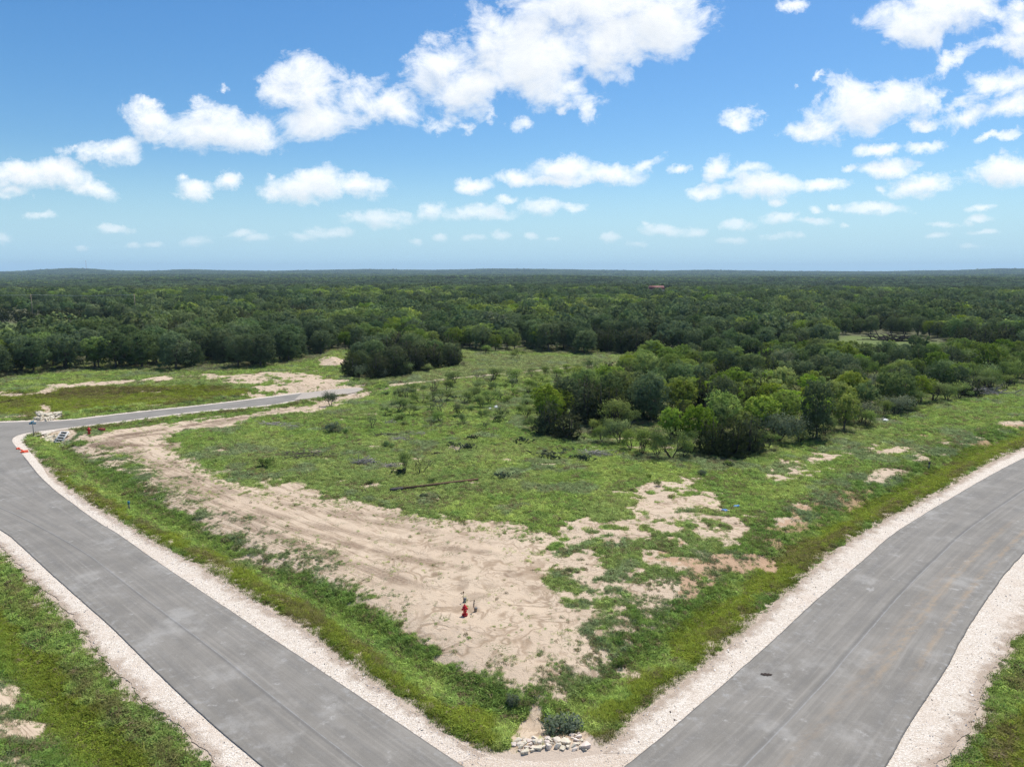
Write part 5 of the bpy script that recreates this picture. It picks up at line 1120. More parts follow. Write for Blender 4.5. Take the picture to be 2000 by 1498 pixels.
def scatter(name, X, Y, Z, idx, scv, rot, coll, attrs=None, kind='stuff'):
    me = bpy.data.meshes.new(name); me.vertices.add(len(X)); me.vertices.foreach_set('co', np.stack([X, Y, Z], 1).astype(np.float32).ravel())
    def att(nm, typ, dat, key): a_ = me.attributes.new(nm, typ, 'POINT'); a_.data.foreach_set(key, np.ascontiguousarray(dat).ravel())
    att('which', 'INT', idx.astype(np.int32), 'value'); att('size', 'FLOAT_VECTOR', scv.astype(np.float32), 'vector'); att('turn', 'FLOAT_VECTOR', rot.astype(np.float32), 'vector')
    for k, v in (attrs or {}).items(): att(k, 'FLOAT_COLOR', v.astype(np.float32), 'color')
    o = link(name, me)
    ng = bpy.data.node_groups.new(name + '_scatter', 'GeometryNodeTree')
    ng.interface.new_socket('Geometry', in_out='INPUT', socket_type='NodeSocketGeometry'); ng.interface.new_socket('Geometry', in_out='OUTPUT', socket_type='NodeSocketGeometry')
    gi, go = ng.nodes.new('NodeGroupInput'), ng.nodes.new('NodeGroupOutput')
    ci = ng.nodes.new('GeometryNodeCollectionInfo'); ci.inputs['Collection'].default_value = coll; ci.inputs['Separate Children'].default_value = True; ci.inputs['Reset Children'].default_value = True
    ip = ng.nodes.new('GeometryNodeInstanceOnPoints'); ip.inputs['Pick Instance'].default_value = True
    def named(nm, t): n_ = ng.nodes.new('GeometryNodeInputNamedAttribute'); n_.data_type = t; n_.inputs['Name'].default_value = nm; return n_.outputs[0]
    er = ng.nodes.new('FunctionNodeEulerToRotation')
    ng.links.new(gi.outputs[0], ip.inputs['Points']); ng.links.new(ci.outputs[0], ip.inputs['Instance']); ng.links.new(named('which', 'INT'), ip.inputs['Instance Index'])
    ng.links.new(named('size', 'FLOAT_VECTOR'), ip.inputs['Scale']); ng.links.new(named('turn', 'FLOAT_VECTOR'), er.inputs[0]); ng.links.new(er.outputs[0], ip.inputs['Rotation'])
    ng.links.new(ip.outputs[0], go.inputs[0])
    md = o.modifiers.new('scatter', 'NODES'); md.node_group = ng
    return tag(o, kind=kind)
nF = len(FX); rF = np.random.default_rng(77)
fo = scatter('forest', FX, FY, FZ - .3, FI, np.stack([FS * rF.uniform(.95, 1.2, nF), FS * rF.uniform(.95, 1.2, nF), FS], 1), np.stack([np.zeros(nF), np.zeros(nF), rF.uniform(0, 6.28, nF)], 1), src)
fo['label'] = 'unbroken green woodland running to the low blue ridges on the horizon'

# ---------------------------------------------------------------- grass and weeds on the ground
def tuft_mat():
    m, nt, out = new_mat('grass_blades')
    at_ = nd(nt, 'ShaderNodeAttribute', attribute_name='tint', attribute_type='INSTANCER'); oi = nd(nt, 'ShaderNodeObjectInfo').outputs['Random']
    hs = nd(nt, 'ShaderNodeHueSaturation', {'Color': at_.outputs['Color'], 'Hue': mth(nt, 'MULTIPLY_ADD', oi, .03, .485), 'Value': mth(nt, 'MULTIPLY_ADD', mth(nt, 'FRACT', mth(nt, 'MULTIPLY', oi, 9.7)), .6, .7)})
    d = nd(nt, 'ShaderNodeBsdfDiffuse', {'Color': hs.outputs[0], 'Normal': soft_normal(nt, 1.8)}); t = nd(nt, 'ShaderNodeBsdfTranslucent', {'Color': hs.outputs[0]})
    nt.links.new(nd(nt, 'ShaderNodeMixShader', {0: .40, 1: d.outputs[0], 2: t.outputs[0]}).outputs[0], out.inputs[0]); return m
GRM = tuft_mat()
def blades(name, seed, n, rad, h, wdt, lean, curl=.5):
    r = np.random.default_rng(seed); V = []; F = []
    for k in range(n):
        a, q = r.uniform(0, 6.28), rad * math.sqrt(r.random()); b = Vector((q * math.cos(a), q * math.sin(a), -.02)); az = a + r.normal(0, .7); hh = h * r.uniform(.5, 1.15)
        dr = Vector((math.cos(az), math.sin(az), 0)) * lean * hh * r.uniform(.4, 1.3); sd = Vector((-math.sin(az), math.cos(az), 0)) * wdt * .5 if r.random() < .5 else Vector((math.cos(a * 3), math.sin(a * 3), 0)) * wdt * .5
        m_ = b + dr * .4 + Vector((0, 0, hh * .62)); t = b + dr + Vector((0, 0, hh * (1 - curl * .25)))
        i = len(V); V += [b - sd, b + sd, m_ + sd * .8, m_ - sd * .8, t]; F += [(i, i + 1, i + 2, i + 3), (i + 3, i + 2, i + 4, i + 4)]
    quads = [f for f in F if f[2] != f[3]]; tris = [f[:3] for f in F if f[2] == f[3]]
    return mesh_np(name, V, [np.array(quads), np.array(tris)], [GRM])
def weed(name, seed, n, rad, h, ls):
    r = np.random.default_rng(seed); p = r.normal(0, 1, (n, 3)); p /= np.linalg.norm(p, axis=1, keepdims=True); p *= (r.random(n) ** .4)[:, None]; nn = p + np.array([0, 0, .8]); P = np.stack([p[:, 0] * rad, p[:, 1] * rad, np.abs(p[:, 2]) * h + .02], 1)
    V, F = leaf_cloud(P, nn, ls, r, .6, 0, .5); return mesh_np(name, V, F, [GRM])
gsrc = bpy.data.collections.new('turf_sources')
for me in [blades('turf_a', 301, 22, .22, .20, .022, .7), blades('turf_b', 302, 26, .26, .30, .022, .6), blades('turf_c', 303, 16, .12, .46, .020, .5), weed('turf_d', 304, 40, .22, .16, .085), weed('turf_e', 305, 46, .26, .26, .10), blades('turf_f', 306, 14, .16, .12, .02, 1.1)]:
    gsrc.objects.link(bpy.data.objects.new(me.name, me))
def grow():
    r = np.random.default_rng(400); n = 1150000
    # even density on the ground close by, thinning with distance
    az = r.uniform(R(-42), R(42), n); u = r.random(n); r0, r1, k = 21.0, 185.0, .55
    rr_ = (r0 ** k + u * (r1 ** k - r0 ** k)) ** (1 / k)
    x, y = rr_ * np.sin(az), rr_ * np.cos(az)
    d = road_d(x, y); m = d > -.15; x, y, d, rr_ = x[m], y[m], d[m], rr_[m]
    z = height(x, y, d); fx, fy = flat_of(x, y, z); M = masks(fx, fy, d)
    n1, n2 = M['n1'], M['n2']; q = r.random(len(x))
    patch = smooth01(.5 + n2 * 2.4 + n1 * 1.4)
    den = .80 * (.35 + .65 * patch); den = np.where(M['olive'] > .5, .85, den)
    tuftnoise = fbm(x / .9, y / .9, 3, 131)
    den = den * (1 - smooth01((M['sand'] + .45 * n2 + .7 * (fbm(x / .45, y / .45, 2, 137) - .5) - .34) / .5)) + .030 * smooth01((tuftnoise - .55) / .1) * (M['sand'] > .4)
    den = den + (M['sand'] > .3) * M['mixd'] * .36 * smooth01((fbm(x / .7, y / .7, 3, 135) - .42) / .14)
    den = np.where(M['red'] > .45, den * np.where(fbm(x / .9, y / .9, 3, 139) > .5, .75, .15), den); den = np.where(M['floor'] > .5, den * .5, den)
    den *= smooth01((d + .25 - .35 * (fbm(x / .8, y / .8, 2, 133) - .3) * 2) / .35)
    den = np.where(M['fringe'] > .5, den * .35, den)
    keep = q < den; x, y, z, d, rr_ = x[keep], y[keep], z[keep], d[keep], rr_[keep]; M = {k_: v[keep] for k_, v in M.items()}; n1, n2, n3 = M['n1'], M['n2'], M['n3']
    n = len(x); big = fbm(x / 5, y / 5, 3, 140); wd_ = fbm(x / 2.4, y / 2.4, 3, 150)
    col = np.tile(np.array([.300, .410, .098]), (n, 1))
    def blend(c, f): col[:] = col * (1 - f[:, None]) + np.array(c) * f[:, None]
    blend((.410, .505, .135), smooth01((big - .5) / .15) * .8)
    blend((.235, .345, .09), smooth01((wd_ - .54) / .08) * .8)
    blend((.31, .35, .15), M['pale'] * .75)
    blend((.235, .283, .038), smooth01((M['olive'] - .35) / .3) * .9)
    blend((.125, .22, .048), np.exp(-((d - 4.9) / 1.5) ** 2) * .75 * (rr_ < 110)); blend((.075, .12, .03), (1 - smooth01(d / 1.0)) * .75)
    blend((.25, .30, .18), smooth01((fbm(x / 3.5, y / 3.5, 3, 160) - .62) / .06) * .6 * (M['olive'] < .3) * (d > 4))
    blend((.19, .145, .075), M['brown'] * .75 * (r.random(n) < .8))
    blend((.24, .265, .15), M['mixd'] * (M['sand'] > .3) * .75)
    dry = (r.random(n) < .07 + .25 * smooth01((fbm(x / 2, y / 2, 3, 170) - .58) / .08) * (1 - M['olive'])); col[dry] = np.array([.27, .225, .12]) * r.uniform(.6, 1.1, (dry.sum(), 1))
    blend((.20, .185, .12), M['floor'] * .75 * (r.random(n) < .7))
    col *= r.uniform(.75, 1.3, (n, 1))
    idx = r.choice(6, n, p=[.30, .22, .03, .20, .12, .13]); ol = M['olive'] > .4; idx[ol] = r.choice(6, ol.sum(), p=[.40, .28, .06, .05, .03, .18])
    wv = wd_ > .56; idx[wv] = r.choice([3, 4, 1], wv.sum(), p=[.4, .4, .2])
    bk = (np.abs(d - 5.0) < 2) & (rr_ < 100) & (M['sand'] < .4); idx[bk] = r.choice([0, 1, 4], bk.sum(), p=[.35, .45, .20])
    sc = (.62 + .0056 * rr_) * r.uniform(.65, 1.35, n); sc[M['sand'] > .4] *= .6; sc[d < .3] *= .7
    zs = sc * np.where(rr_ > 90, .8, .8) * np.where(bk, .95, 1) * np.where(M['olive'] > .4, .75, 1)
    print('tufts', n)
    return scatter('grass', x, y, z - .01, idx, np.stack([sc, sc, zs], 1), np.stack([r.normal(0, .15, n), r.normal(0, .15, n), r.uniform(0, 6.28, n)], 1), gsrc, {'tint': np.concatenate([col, np.ones((n, 1))], 1)})
grass = grow(); grass['label'] = 'rough green grass and weeds over the field and the ditches'
# ---------------------------------------------------------------- built things
def paint(name, col, rough=.5, var=.12, spec=.4, metal=0.0):
    m, nt, out = new_mat(name); P = nd(nt, 'ShaderNodeTexCoord').outputs['Object']
    n = noise(nt, P, 14, 4, .6); c = mix(nt, sst(nt, n, .3, .75), col, tuple(max(0, k * (1 - var * 2)) for k in col))
    nt.links.new(nd(nt, 'ShaderNodeBsdfPrincipled', {'Base Color': c, 'Roughness': rough, 'Specular IOR Level': spec, 'Metallic': metal}).outputs[0], out.inputs[0]); return m
RED = paint('hydrant_red', (.55, .012, .018), .38); DRED = paint('dull_red', (.28, .02, .025), .6); WOODY = paint('weathered_wood', (.42, .32, .21), .9, .3); GALV = paint('galvanised_steel', (.34, .36, .37), .5, .1, .5, .3)
SIGNB = paint('sign_blue', (.06, .22, .34), .45); CONCW = paint('pale_concrete', (.66, .63, .58), .9, .12, .2); BLACK = paint('painted_inside_shade', (.008, .008, .009), .9); WHITEP = paint('white_plastic', (.78, .77, .73), .5); BLUEP = paint('blue_plastic', (.05, .22, .55), .45)  # BLACK: shade inside openings, put in as paint
ORANGE = paint('orange_plastic', (.85, .10, .03), .55); RUSTY = paint('brown_rust', (.19, .105, .055), .85, .35); BUTT = paint('dark_grey_butt', (.10, .085, .08), .9, .3); GREENISH = paint('grey_green_pipe', (.36, .37, .30), .6); MUD = paint('dark_mud', (.045, .030, .022), .95)
GREYP = paint('grey_post', (.20, .19, .18), .8); ROOFR = paint('red_roof', (.22, .062, .045), .7); WALLT = paint('tan_wall', (.42, .36, .29), .9); PALEW = paint('pale_wall', (.60, .58, .54), .9); MASTW = paint('mast_white', (.55, .55, .55), .6); MASTR = paint('mast_red', (.40, .06, .04), .6); WIREM = paint('aluminium_wire', (.62, .62, .60), .4, .05, .5, .4)

def hydrant(px, py, hp, label, face):
    p = at(px, py); hm = hgt(px, py, hp); z0 = ground_z(p[0], p[1]); s = hm / .86
    o = empty('fire_hydrant', (p[0], p[1], z0 - .02), face, s); tag(o, label, 'fire hydrant', 'red fire hydrants on the corner lots')
    m = MB(); m.lathe([(.13, -.06), (.13, .10), (.205, .10), (.205, .145), (.125, .15)], 18); m.obj('base_flange', RED, o)
    m = MB(); m.lathe([(.125, .145), (.112, .20), (.110, .46), (.125, .50), (.130, .58), (.118, .60)], 18); m.obj('barrel', RED, o, smooth=True)
    m = MB(); m.lathe([(.165, .598), (.165, .635), (.140, .637), (.132, .70), (.10, .755), (.055, .785), (.045, .79)], 18); m.obj('bonnet', RED, o, smooth=True)
    m = MB(); m.lathe([(.040, .788), (.036, .86)], 5); m.obj('operating_nut', RED, o)
    for ang, rr_, nm in ((0, .062, 'hose_outlet'), (math.pi, .062, 'hose_outlet'), (-math.pi / 2, .085, 'pump_outlet')):
        M = Matrix.Rotation(ang, 4, 'Z') @ Matrix.Translation((.09, 0, .50 if nm[0] == 'h' else .46)) @ Matrix.Rotation(R(90), 4, 'Y')
        m = MB(); m.lathe([(rr_ * .85, 0), (rr_ * .85, .06), (rr_ * 1.12, .062), (rr_ * 1.12, .115), (rr_ * .45, .117), (rr_ * .40, .15)], 10, M); m.obj(nm, RED, o, smooth=False)
    m = MB()
    for k in range(8):
        a_ = k * math.pi / 4; m.box((.182 * math.cos(a_), .182 * math.sin(a_), .16), (.03, .03, .03))
    b_ = m.obj('flange_bolts', DRED, o); b_['kind'] = 'stuff'
    return o
hydrant(908, 1211, 23.5, 'red fire hydrant on the bare sand, between two thin stakes', R(20))
hydrant(175, 855, 15, 'red fire hydrant far off at the road corner, past the culvert rocks', R(200))

def stake(px, py, hp, label, ribbon, lean):
    p = at(px, py); hm = hgt(px, py, hp); o = empty('survey_stake', (p[0], p[1], ground_z(p[0], p[1]) - .02), rng.uniform(0, 3)); tag(o, label, 'stake', 'thin stakes beside the near hydrant')
    m = MB(); m.box((0, 0, hm / 2 - .1), (.045, .022, hm + .2), Matrix.Rotation(lean, 4, 'Y')); m.obj('stake', WOODY, o)
    m = MB(); m.box((lean * hm, 0, hm - .04), (.075, .06, .09)); m.obj('stake_cap', RUSTY, o)
    if ribbon:
        m = MB(); m.tube([(0, 0, hm * .86), (-.10, .02, hm * .78), (-.20, .03, hm * .55), (-.17, .05, hm * .40)], [.035, .03, .03, .015], 4); m.obj('ribbon', WOODY, o)
    return o
stake(905.5, 1185, 21, 'thin stake with a dark tip behind the near hydrant, left of the other', False, R(2))
stake(926.5, 1203, 23, 'thin stake with a drooping tan ribbon, right of the near hydrant', True, R(-2))
for px, py, hh, rr_, mt, lb in ((908.5, 1184, .24, .085, GREENISH, 'short grey-green pipe stub behind the near hydrant'), (929.5, 1203, .22, .08, WOODY, 'short brown pipe stub at the foot of the ribboned stake')):
    p = at(px, py); o = empty('pipe_stub', (p[0], p[1], ground_z(p[0], p[1]) - .02)); tag(o, lb, 'pipe', 'pipe stubs by the near hydrant')
    m = MB(); m.lathe([(rr_, -.05), (rr_, hh)], 10); m.obj('pipe', mt, o); m = MB(); m.lathe([(rr_ * 1.15, hh - .05), (rr_ * 1.15, hh + .02), (rr_ * .6, hh + .035)], 10); m.obj('cap', GREYP, o)

# street-name sign at the far corner
p = at(66, 852); hm = hgt(66, 852, 28); o = empty('street_sign', (p[0], p[1], ground_z(p[0], p[1]) - .02), R(8)); tag(o, 'thin street-name sign with blue blades at the far road corner', 'sign')
m = MB(); m.tube([(0, 0, -.2), (.03, 0, hm)], .045, 8); m.obj('post', GREYP, o)
m = MB(); m.box((0, 0, hm - .06), (.80, .02, .20)); m.obj('sign_blade', SIGNB, o); m = MB(); m.box((0, 0, hm + .15), (.02, .80, .20)); m.obj('sign_blade', SIGNB, o); m = MB(); m.box((.02, 0, hm + .045), (.07, .07, .05)); m.obj('bracket', GALV, o)

# rocks
def rock_mesh(seed, n=15):
    r = np.random.default_rng(seed); bm = bmesh.new()
    for _ in range(n):
        v = r.normal(0, 1, 3); v /= np.linalg.norm(v); v = np.sign(v) * np.abs(v) ** .6; v = v / np.abs(v).max() * r.uniform(.8, 1.0); bm.verts.new(v * np.array([.5, .42, .34]))
    bmesh.ops.convex_hull(bm, input=bm.verts); bmesh.ops.delete(bm, geom=[v for v in bm.verts if not v.link_faces], context='VERTS')
    bmesh.ops.bevel(bm, geom=list(bm.edges), offset=.028, segments=1, affect='EDGES'); return bm
def rock_mat():
    m, nt, out = new_mat('pale_limestone'); P = nd(nt, 'ShaderNodeTexCoord').outputs['Object']; oi = nd(nt, 'ShaderNodeObjectInfo').outputs['Random']
    n = noise(nt, P, 5, 5, .65); c = mix(nt, sst(nt, oi, .2, .8), (.66, .55, .46), (.62, .545, .39)); c = mix(nt, sst(nt, n, .4, .7, 0, .6), c, (.78, .70, .62)); c = mix(nt, sst(nt, noise(nt, P, 2.5, 4), .58, .72, 0, .5), c, (.36, .27, .19))
    bn = nd(nt, 'ShaderNodeBump', {'Height': n, 'Strength': .6, 'Distance': .05}); nt.links.new(nd(nt, 'ShaderNodeBsdfPrincipled', {'Base Color': c, 'Roughness': .95, 'Specular IOR Level': .15, 'Normal': bn.outputs[0]}).outputs[0], out.inputs[0]); return m
ROCKM = rock_mat(); ROCKS = []
for s_ in range(7):
    bm = rock_mesh(700 + s_); me = bpy.data.meshes.new('stone'); bm.to_mesh(me); bm.free(); me.materials.append(ROCKM); ROCKS.append(me)
# (x, y, width, height) in the close view of the near apron, scale 7.69 from (940, 1380)
ST = [(485,540,80,55),(555,460,85,85),(618,400,45,60),(660,440,55,50),(585,540,75,65),(645,520,70,60),(735,460,75,60),(728,520,60,90),(815,430,110,65),(905,465,80,45),(830,500,120,60),(690,580,70,45),(765,585,60,40),(850,580,100,80),(925,580,65,50),(595,590,80,35),(655,640,110,65),(575,625,40,35),(770,620,75,45),(995,430,85,65),(1040,468,95,50),(985,505,75,45),(1090,410,65,70),(1150,405,80,60),(1145,455,120,80),(1050,520,70,55),(1130,545,130,95),(1265,480,125,100),(1285,440,60,40),(1020,585,115,65),(1215,590,80,65),(1310,580,75,45),(1365,345,60,55),(1410,330,70,45),(1375,405,55,70),(1450,395,95,75),(1435,465,80,55),(1505,475,50,50),(1410,525,70,45),(1390,575,80,50),(1480,570,60,60),(1450,530,50,40),(1555,540,120,105),(1405,615,75,35),(1550,615,70,30),(1465,330,40,30),(895,530,110,35),(1545,590,70,35)]
p0 = at(1075, 1447); ap = empty('rock_apron', (p0[0], p0[1], 0)); tag(ap, 'apron of pale broken stones on bare soil in the near road corner', 'rocks')
rr2 = np.random.default_rng(12)
for cx_, cy_, ww, hh in ST:
    px, py = 940 + cx_ / 7.69, 1380 + (cy_ + hh * .35) / 7.69; p = at(px, py); wm = ww / 7.69 * np.hypot(p[1], 10) / FPX * 1.06 * 1.30; 
    st = link('stone', ROCKS[rr2.integers(7)], ap, (p[0] - p0[0], p[1] - p0[1], ground_z(p[0], p[1]) + wm * .13)); st.scale = (wm, wm * min(1.25, hh / ww * 1.35), wm * rr2.uniform(.60, .85)); st.rotation_euler = (rr2.normal(0, .25), rr2.normal(0, .25), rr2.uniform(-.7, .7))
def rubble(name, spots, n, smin, smax, label, cat='rocks', seed=1, mat=ROCKM):
    r = np.random.default_rng(seed); bm2 = bmesh.new(); c0 = at(*spots[0][:2]); src_ = [rock_mesh(800 + k, 10) for k in range(3)]
    for _ in range(n):
        sx, sy, ra, rb = spots[r.integers(len(spots))]; a_ = r.uniform(0, 6.28); q = math.sqrt(r.random()); p = at(sx + ra * q * math.cos(a_), sy + rb * q * math.sin(a_)); s = r.uniform(smin, smax)
        M = Matrix.Translation((p[0] - c0[0], p[1] - c0[1], ground_z(p[0], p[1]) + s * .15)) @ Euler((r.normal(0, .4), r.normal(0, .4), r.uniform(0, 6.28))).to_matrix().to_4x4() @ Matrix.Diagonal((s, s * r.uniform(.6, 1), s * r.uniform(.5, .9), 1))
        me = bpy.data.meshes.new('tmp'); src_[r.integers(3)].to_mesh(me); me.transform(M); bm2.from_mesh(me); bpy.data.meshes.remove(me)
    me = bpy.data.meshes.new('stones'); bm2.to_mesh(me); bm2.free(); me.materials.append(mat); o = empty(name, (c0[0], c0[1], 0)); tag(o, label, cat); k = link('stones', me, o); k['kind'] = 'stuff'; return o
rubble('rock_apron', [(98,850,11,5),(104,852,9,6),(90,851,8,4)], 90, .35, .65, 'pale rocks at the left of the white culvert grate', seed=2)
rubble('rock_apron', [(126,849,12,6),(131,848,10,5)], 80, .35, .65, 'pale rocks at the right of the white culvert grate', seed=3)
rubble('rock_apron', [(95,812,22,9),(108,806,16,8),(80,805,8,5),(75,797,4,5),(88,818,18,4)], 240, .4, .95, 'spill of white rocks in the grass beyond the side road', seed=4)
rubble('rubble_heap', [(128,861,9,4),(122,864,8,3)], 60, .2, .45, 'grey-white rubble heap in the ditch below the culvert', seed=5)
rubble('clod_scatter', [(560,1330,1,1),(633,1295,3,2),(1318,1403,4,2),(1308,1388,3,2),(700,1225,4,3)], 14, .06, .16, 'few dark clods lying on the pale gravel shoulders', 'clods', 6, MUD)
# culvert end: sloping pale frame, shade in its openings painted as a black slab
p = at(112, 858); o = empty('culvert_end', (p[0], p[1], ground_z(p[0], p[1]) + .05), R(-6)); tag(o, 'white sloping culvert grate among rocks at the far road corner', 'culvert')
SL = Matrix.Rotation(R(38), 4, 'X'); Lg, Wd = 1.75, .92
for sx in (-1, 1):
    m = MB(); m.box((sx * Wd / 2, Lg / 2, 0), (.14, Lg, .16), SL); m.obj('side_rail', CONCW, o)
for k in range(5):
    m = MB(); m.box((0, .09 + k * (Lg - .18) / 4, .02), (Wd - .14, .13, .13), SL); m.obj('crossbar', CONCW, o)
m = MB(); m.box((0, Lg / 2, -.16), (Wd - .16, Lg - .1, .10), SL); m.obj('painted_mouth_shade', BLACK, o)  # solid slab, its black colour stands for the shade behind the bars
# long pole lying in the field
a_, b_ = at(762, 967.5), at(934, 946); o = empty('fallen_pole', (*a_[:2], 0)); tag(o, 'long brown pole lying in the grass, dark at its left end', 'pole')
za, zb = ground_z(*a_[:2]) + .22, ground_z(*b_[:2]) + .22; v_ = Vector((b_[0] - a_[0], b_[1] - a_[1], 0)); zm = max(ground_z(a_[0] + v_.x * t_, a_[1] + v_.y * t_) for t_ in np.linspace(0, 1, 12)) + .16; za = max(za, zm - .05); zb = max(zb, zm - .05)
q = lambda t_: (v_.x * t_, v_.y * t_, za + (zb - za) * t_)
m = MB(); m.tube([q(.14), q(.5), q(1)], [.115, .11, .095], 10); m.obj('shaft', RUSTY, o, smooth=True)
m = MB(); m.tube([q(0), q(.03), q(.14)], [.13, .17, .135], 10); m.obj('butt', BUTT, o, smooth=True)
m = MB(); m.tube([q(.40), q(.405)], .125, 10); m.obj('band', BUTT, o)
# scraps
def crumple(name, px, py, sx, sy, sz, mat, label, cat, group=None, seed=0, rz=0):
    r = np.random.default_rng(900 + seed); bm = bmesh.new(); bmesh.ops.create_icosphere(bm, subdivisions=2, radius=.5)
    for v in bm.verts:
        k = 1 + .30 * math.sin(v.co.x * 9 + seed) * math.cos(v.co.y * 8 - seed) + r.normal(0, .07); v.co *= k; v.co.z = max(v.co.z, -.25)
    me = bpy.data.meshes.new(name); bm.to_mesh(me); bm.free(); me.materials.append(mat); p = at(px, py); o = link(name, me, None, (p[0], p[1], ground_z(p[0], p[1]) + sz * .3)); o.scale = (sx, sy, sz); o.rotation_euler = (0, 0, rz); return tag(o, label, cat, group)
crumple('white_bag', 969, 801, .75, .55, .60, WHITEP, 'larger white scrap high in the field', 'scrap', 'white scraps in the field', 1)
crumple('white_bag', 957, 803, .45, .40, .35, WHITEP, 'smaller white scrap high in the field, left of the larger', 'scrap', 'white scraps in the field', 2)
crumple('blue_scrap', 1439, 995, .62, .35, .20, BLUEP, 'blue plastic scrap in the weeds right of the sandy knoll, upper one', 'scrap', 'blue scraps by the knoll', 3, .4)
crumple('blue_scrap', 1415, 1006, .60, .35, .22, BLUEP, 'blue plastic scrap on the right edge of the sandy knoll, lower one', 'scrap', 'blue scraps by the knoll', 4, -.3)
crumple('white_bag', 1729, 828, .8, .6, .5, WHITEP, 'white scrap at the wood\'s edge by the brush pile', 'scrap', None, 5)
crumple('orange_scrap', 49, 883, .8, .55, .4, ORANGE, 'larger orange scrap lying on the gravel at the far corner', 'scrap', 'orange scraps on the gravel', 6, .5)
crumple('orange_scrap', 36, 877, .45, .4, .35, ORANGE, 'small orange scrap at the asphalt edge of the far corner', 'scrap', 'orange scraps on the gravel', 7)
m = MB(); a_, b_ = at(37, 878), at(47, 882); c_ = (a_ + b_) / 2
m.tube([(a_[0], a_[1], .04), (c_[0], c_[1] + .1, .06), (b_[0], b_[1], .05)], .05, 5); tag(m.obj('orange_strap', ORANGE), 'thin orange strip between the two orange scraps', 'strap')
p = at(199, 848); o = empty('valve_box', (p[0], p[1], ground_z(p[0], p[1]))); tag(o, 'small dark red box on the sand right of the far hydrant', 'box'); m = MB(); m.box((0, 0, .14), (.75, .4, .34)); m.obj('box', DRED, o); m = MB(); m.box((0, 0, .325), (.80, .45, .05)); m.obj('lid', DRED, o)
for px, py, hp, mt, top, lb in ((1814.5, 911, 15, GREYP, BUTT, 'short grey marker post in the right-hand verge'), (252, 989, 18, GREYP, SIGNB, 'thin marker post with a blue top in the left ditch')):
    p = at(px, py); hm = hgt(px, py, hp); o = empty('marker_post', (p[0], p[1], ground_z(p[0], p[1]) - .02)); tag(o, lb, 'post')
    m = MB(); m.box((0, 0, hm / 2 - .1), (.10, .05, hm + .2)); m.obj('post', mt, o); m = MB(); m.box((0, -.01, hm - .09), (.17, .08, .26)); m.obj('plate', top, o)
# dark smear of mud on the right road
r_ = np.random.default_rng(31); bm = bmesh.new(); c_ = at(1497, 1318); rim = []
for k in range(28):
    a_ = 2 * math.pi * k / 28; q_ = (.30 + .09 * math.sin(3 * a_ + 1) * math.cos(5 * a_) + r_.normal(0, .025)); rim.append(bm.verts.new((q_ * math.cos(a_) * .85, q_ * math.sin(a_) * .45, .006)))
top = bm.verts.new((0, 0, .03))
for k in range(28): bm.faces.new((rim[k], rim[(k + 1) % 28], top))
me = bpy.data.meshes.new('mud_splat'); bm.to_mesh(me); bm.free(); me.materials.append(MUD); tag(link('mud_splat', me, None, (c_[0], c_[1], .036)), 'dark brown splat on the grey surface of the right road', 'mud')

# --- far things: barn, house, mast, power line
def far_at(px, py, Y): d = ray(px, py); t = Y / d[1]; return Vector((d[0] * t, Y, H + d[2] * t))
def house(name, px, pybase_z, Y, wx, dy, hw, hr, wall, roof, label, cat, rz):
    b = far_at(px, 560, Y); z0 = ground_z(b.x, b.y); o = empty(name, (b.x, b.y, z0), rz); tag(o, label, cat)
    m = MB(); m.box((0, 0, hw / 2), (wx, dy, hw)); m.obj('wall', wall, o)
    m = MB(); e = .6; V = [(-wx/2-e, -dy/2-e, hw-.2), (wx/2+e, -dy/2-e, hw-.2), (wx/2+e, dy/2+e, hw-.2), (-wx/2-e, dy/2+e, hw-.2), (-wx/2-e, 0, hw+hr), (wx/2+e, 0, hw+hr)]
    m.add(V, [(0, 1, 5, 4), (2, 3, 4, 5), (0, 4, 3), (1, 2, 5), (0, 3, 2, 1)]); m.obj('roof', roof, o)
    m = MB(); m.box((wx * .1, -dy/2 - .02, 1.5), (3.2, .08, 3.0)); m.obj('door', BUTT, o)
    for k in (-1, 1):
        m = MB(); m.box((wx * .33 * k, -dy/2 - .02, 2.2), (1.4, .08, 1.0)); m.obj('window', BLACK, o)
    return o
house('barn', 1282, 0, 610, 11.5, 8, 5.2, 2.6, WALLT, ROOFR, 'long red-roofed building among the far trees', 'building', R(4))
def lattice(px, Y, hgt_, label):
    b = far_at(px, 528, Y); z0 = ground_z(b.x, b.y) + 4; o = empty('radio_mast', (b.x, b.y, z0)); tag(o, label, 'mast'); n = 7
    for s_ in range(n):
        m = MB(); z1, z2 = hgt_ * s_ / n, hgt_ * (s_ + 1) / n; wv = 1.6
        for k in range(3):
            a_ = 2.094 * k; c = (wv * math.cos(a_), wv * math.sin(a_)); c2 = (wv * math.cos(a_ + 2.094), wv * math.sin(a_ + 2.094)); m.tube([(c[0], c[1], z1), (c[0], c[1], z2)], .34, 5)
            for h_ in range(3):
                y1, y2 = z1 + (z2 - z1) * h_ / 3, z1 + (z2 - z1) * (h_ + 1) / 3; m.tube([(c[0], c[1], y1), (c2[0], c2[1], y2)], .14, 3)
        m.obj('mast_section', MASTR if s_ % 2 == 0 else MASTW, o)
    return o
lattice(169, 5100, 62, 'tall thin lattice mast on the far skyline ridge')
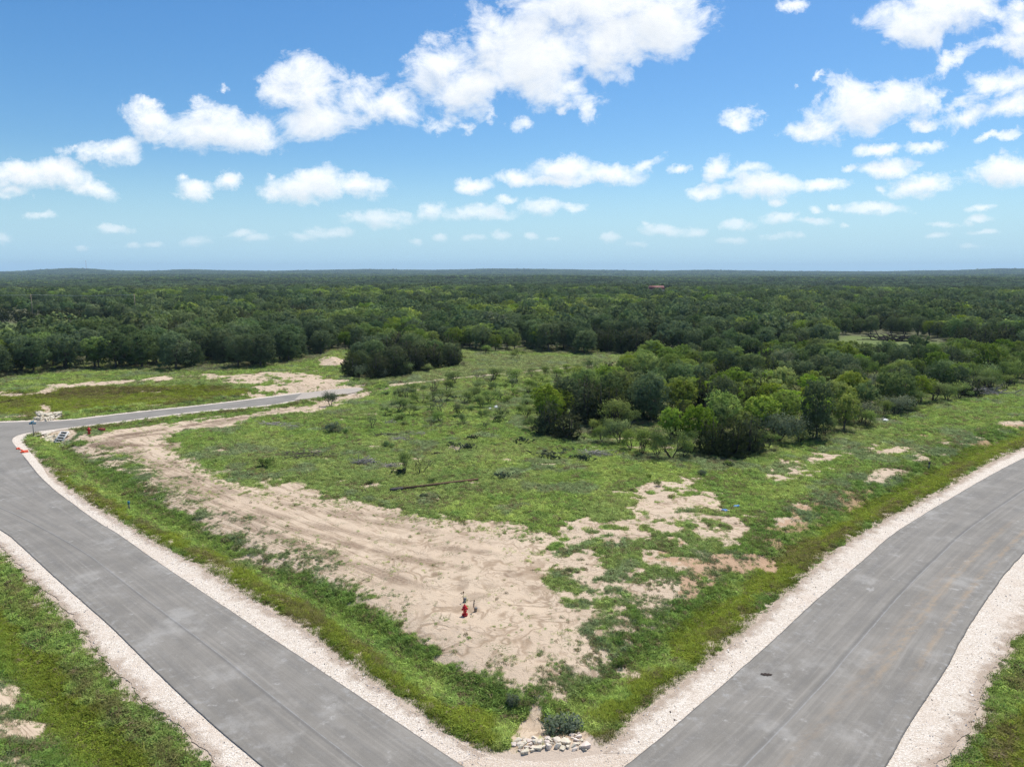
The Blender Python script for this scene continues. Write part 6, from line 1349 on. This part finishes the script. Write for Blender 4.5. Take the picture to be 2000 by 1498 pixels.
for i, px in enumerate((-150, 60, 262)):
    b = far_at(px, 576, 300 + 4 * i); z0 = ground_z(b.x, b.y); o = empty('utility_pole', (b.x, b.y, z0)); tag(o, ['weathered utility pole at the outer end of the far wires', 'weathered utility pole midway along the far wires', 'weathered utility pole where the far wires end in the trees'][i], 'utility pole', 'utility poles in the far wood')
    hp_ = b.z - z0; m = MB(); m.tube([(0, 0, -.3), (0, 0, hp_ + .3)], [.17, .12], 7); m.obj('pole', WOODY, o); m = MB(); m.box((0, .1, hp_ - .1), (.10, 1.9, .12), Matrix.Rotation(0, 4, 'Z')); m.obj('crossarm', WOODY, o)
for k, off in enumerate((-.8, .8)):
    m = MB(); pts = [far_at(-150, 576, 300), far_at(60, 576, 304), far_at(262, 576, 308)]; P_ = []
    for s_ in range(2):
        for t_ in np.linspace(0, 1, 12)[(1 if s_ else 0):]: P_.append(pts[s_].lerp(pts[s_ + 1], t_) + Vector((0, off, .05 - 3.2 * t_ * (1 - t_) * .5)))
    m.tube(P_, .035, 4); tag(m.obj('power_cable', WIREM), ['thin pale power cable over the far trees, nearer of the two', 'thin pale power cable over the far trees, farther of the two'][k], 'cable', 'power cables over the far wood')

# --- loose stones on the shoulders
def loose_stones():
    psrc = bpy.data.collections.new('stone_sources')
    m2, nt, out = new_mat('loose_gravel'); oi = nd(nt, 'ShaderNodeObjectInfo').outputs['Random']; c = mix(nt, oi, (.52, .43, .35), (.78, .72, .66)); nt.links.new(nd(nt, 'ShaderNodeBsdfPrincipled', {'Base Color': c, 'Roughness': 1.0}).outputs[0], out.inputs[0])
    for k in range(3):
        r0 = np.random.default_rng(850 + k); bm = bmesh.new()
        for _ in range(9): v = r0.normal(0, 1, 3); v /= np.linalg.norm(v); bm.verts.new(v * np.array([.5, .42, .32]))
        bmesh.ops.convex_hull(bm, input=bm.verts); me = bpy.data.meshes.new('pebble_' + 'abc'[k]); bm.to_mesh(me); bm.free(); me.materials.append(m2); psrc.objects.link(bpy.data.objects.new(me.name, me))
    r = np.random.default_rng(860); X, Y = [], []
    for inner, outer in ((lr_r, lg_r), (lr_l, lg_l), (rr_l, rg_l), (rr_r, rg_r)):
        pi_, _ = resample(inner, 400); po_, _ = resample(outer, 400)
        dd = np.array([np.argmin(np.hypot(*(pi_ - q_).T)) for q_ in po_]); k = r.integers(0, 400, 9000); t = 1 - r.random(9000) ** 1.6 * 1.02; q = pi_[dd[k]] * (1 - t)[:, None] + po_[k] * t[:, None] + r.normal(0, .18, (9000, 2)); X.append(q[:, 0]); Y.append(q[:, 1])
    X, Y = np.concatenate(X), np.concatenate(Y); m_ = (np.hypot(X, Y) < 75) & (Y > 15)
    for L_, R_ in ((lr_l, lr_r), (rr_l, rr_r)): m_ &= poly_sd(np.vstack([L_, R_[::-1]]), X, Y, 3) < -.02
    X, Y = X[m_], Y[m_]; n = len(X); sc = np.exp(r.normal(-2.9, .40, n)); d = road_d(X, Y); Z = np.where(d > 0, height(X, Y, d), -.045)
    o = scatter('gravel', X, Y, Z, r.integers(0, 3, n), np.stack([sc] * 3, 1), np.stack([r.uniform(0, 6, n)] * 3, 1), psrc); o['label'] = 'loose pale stones along the road shoulders'
loose_stones()
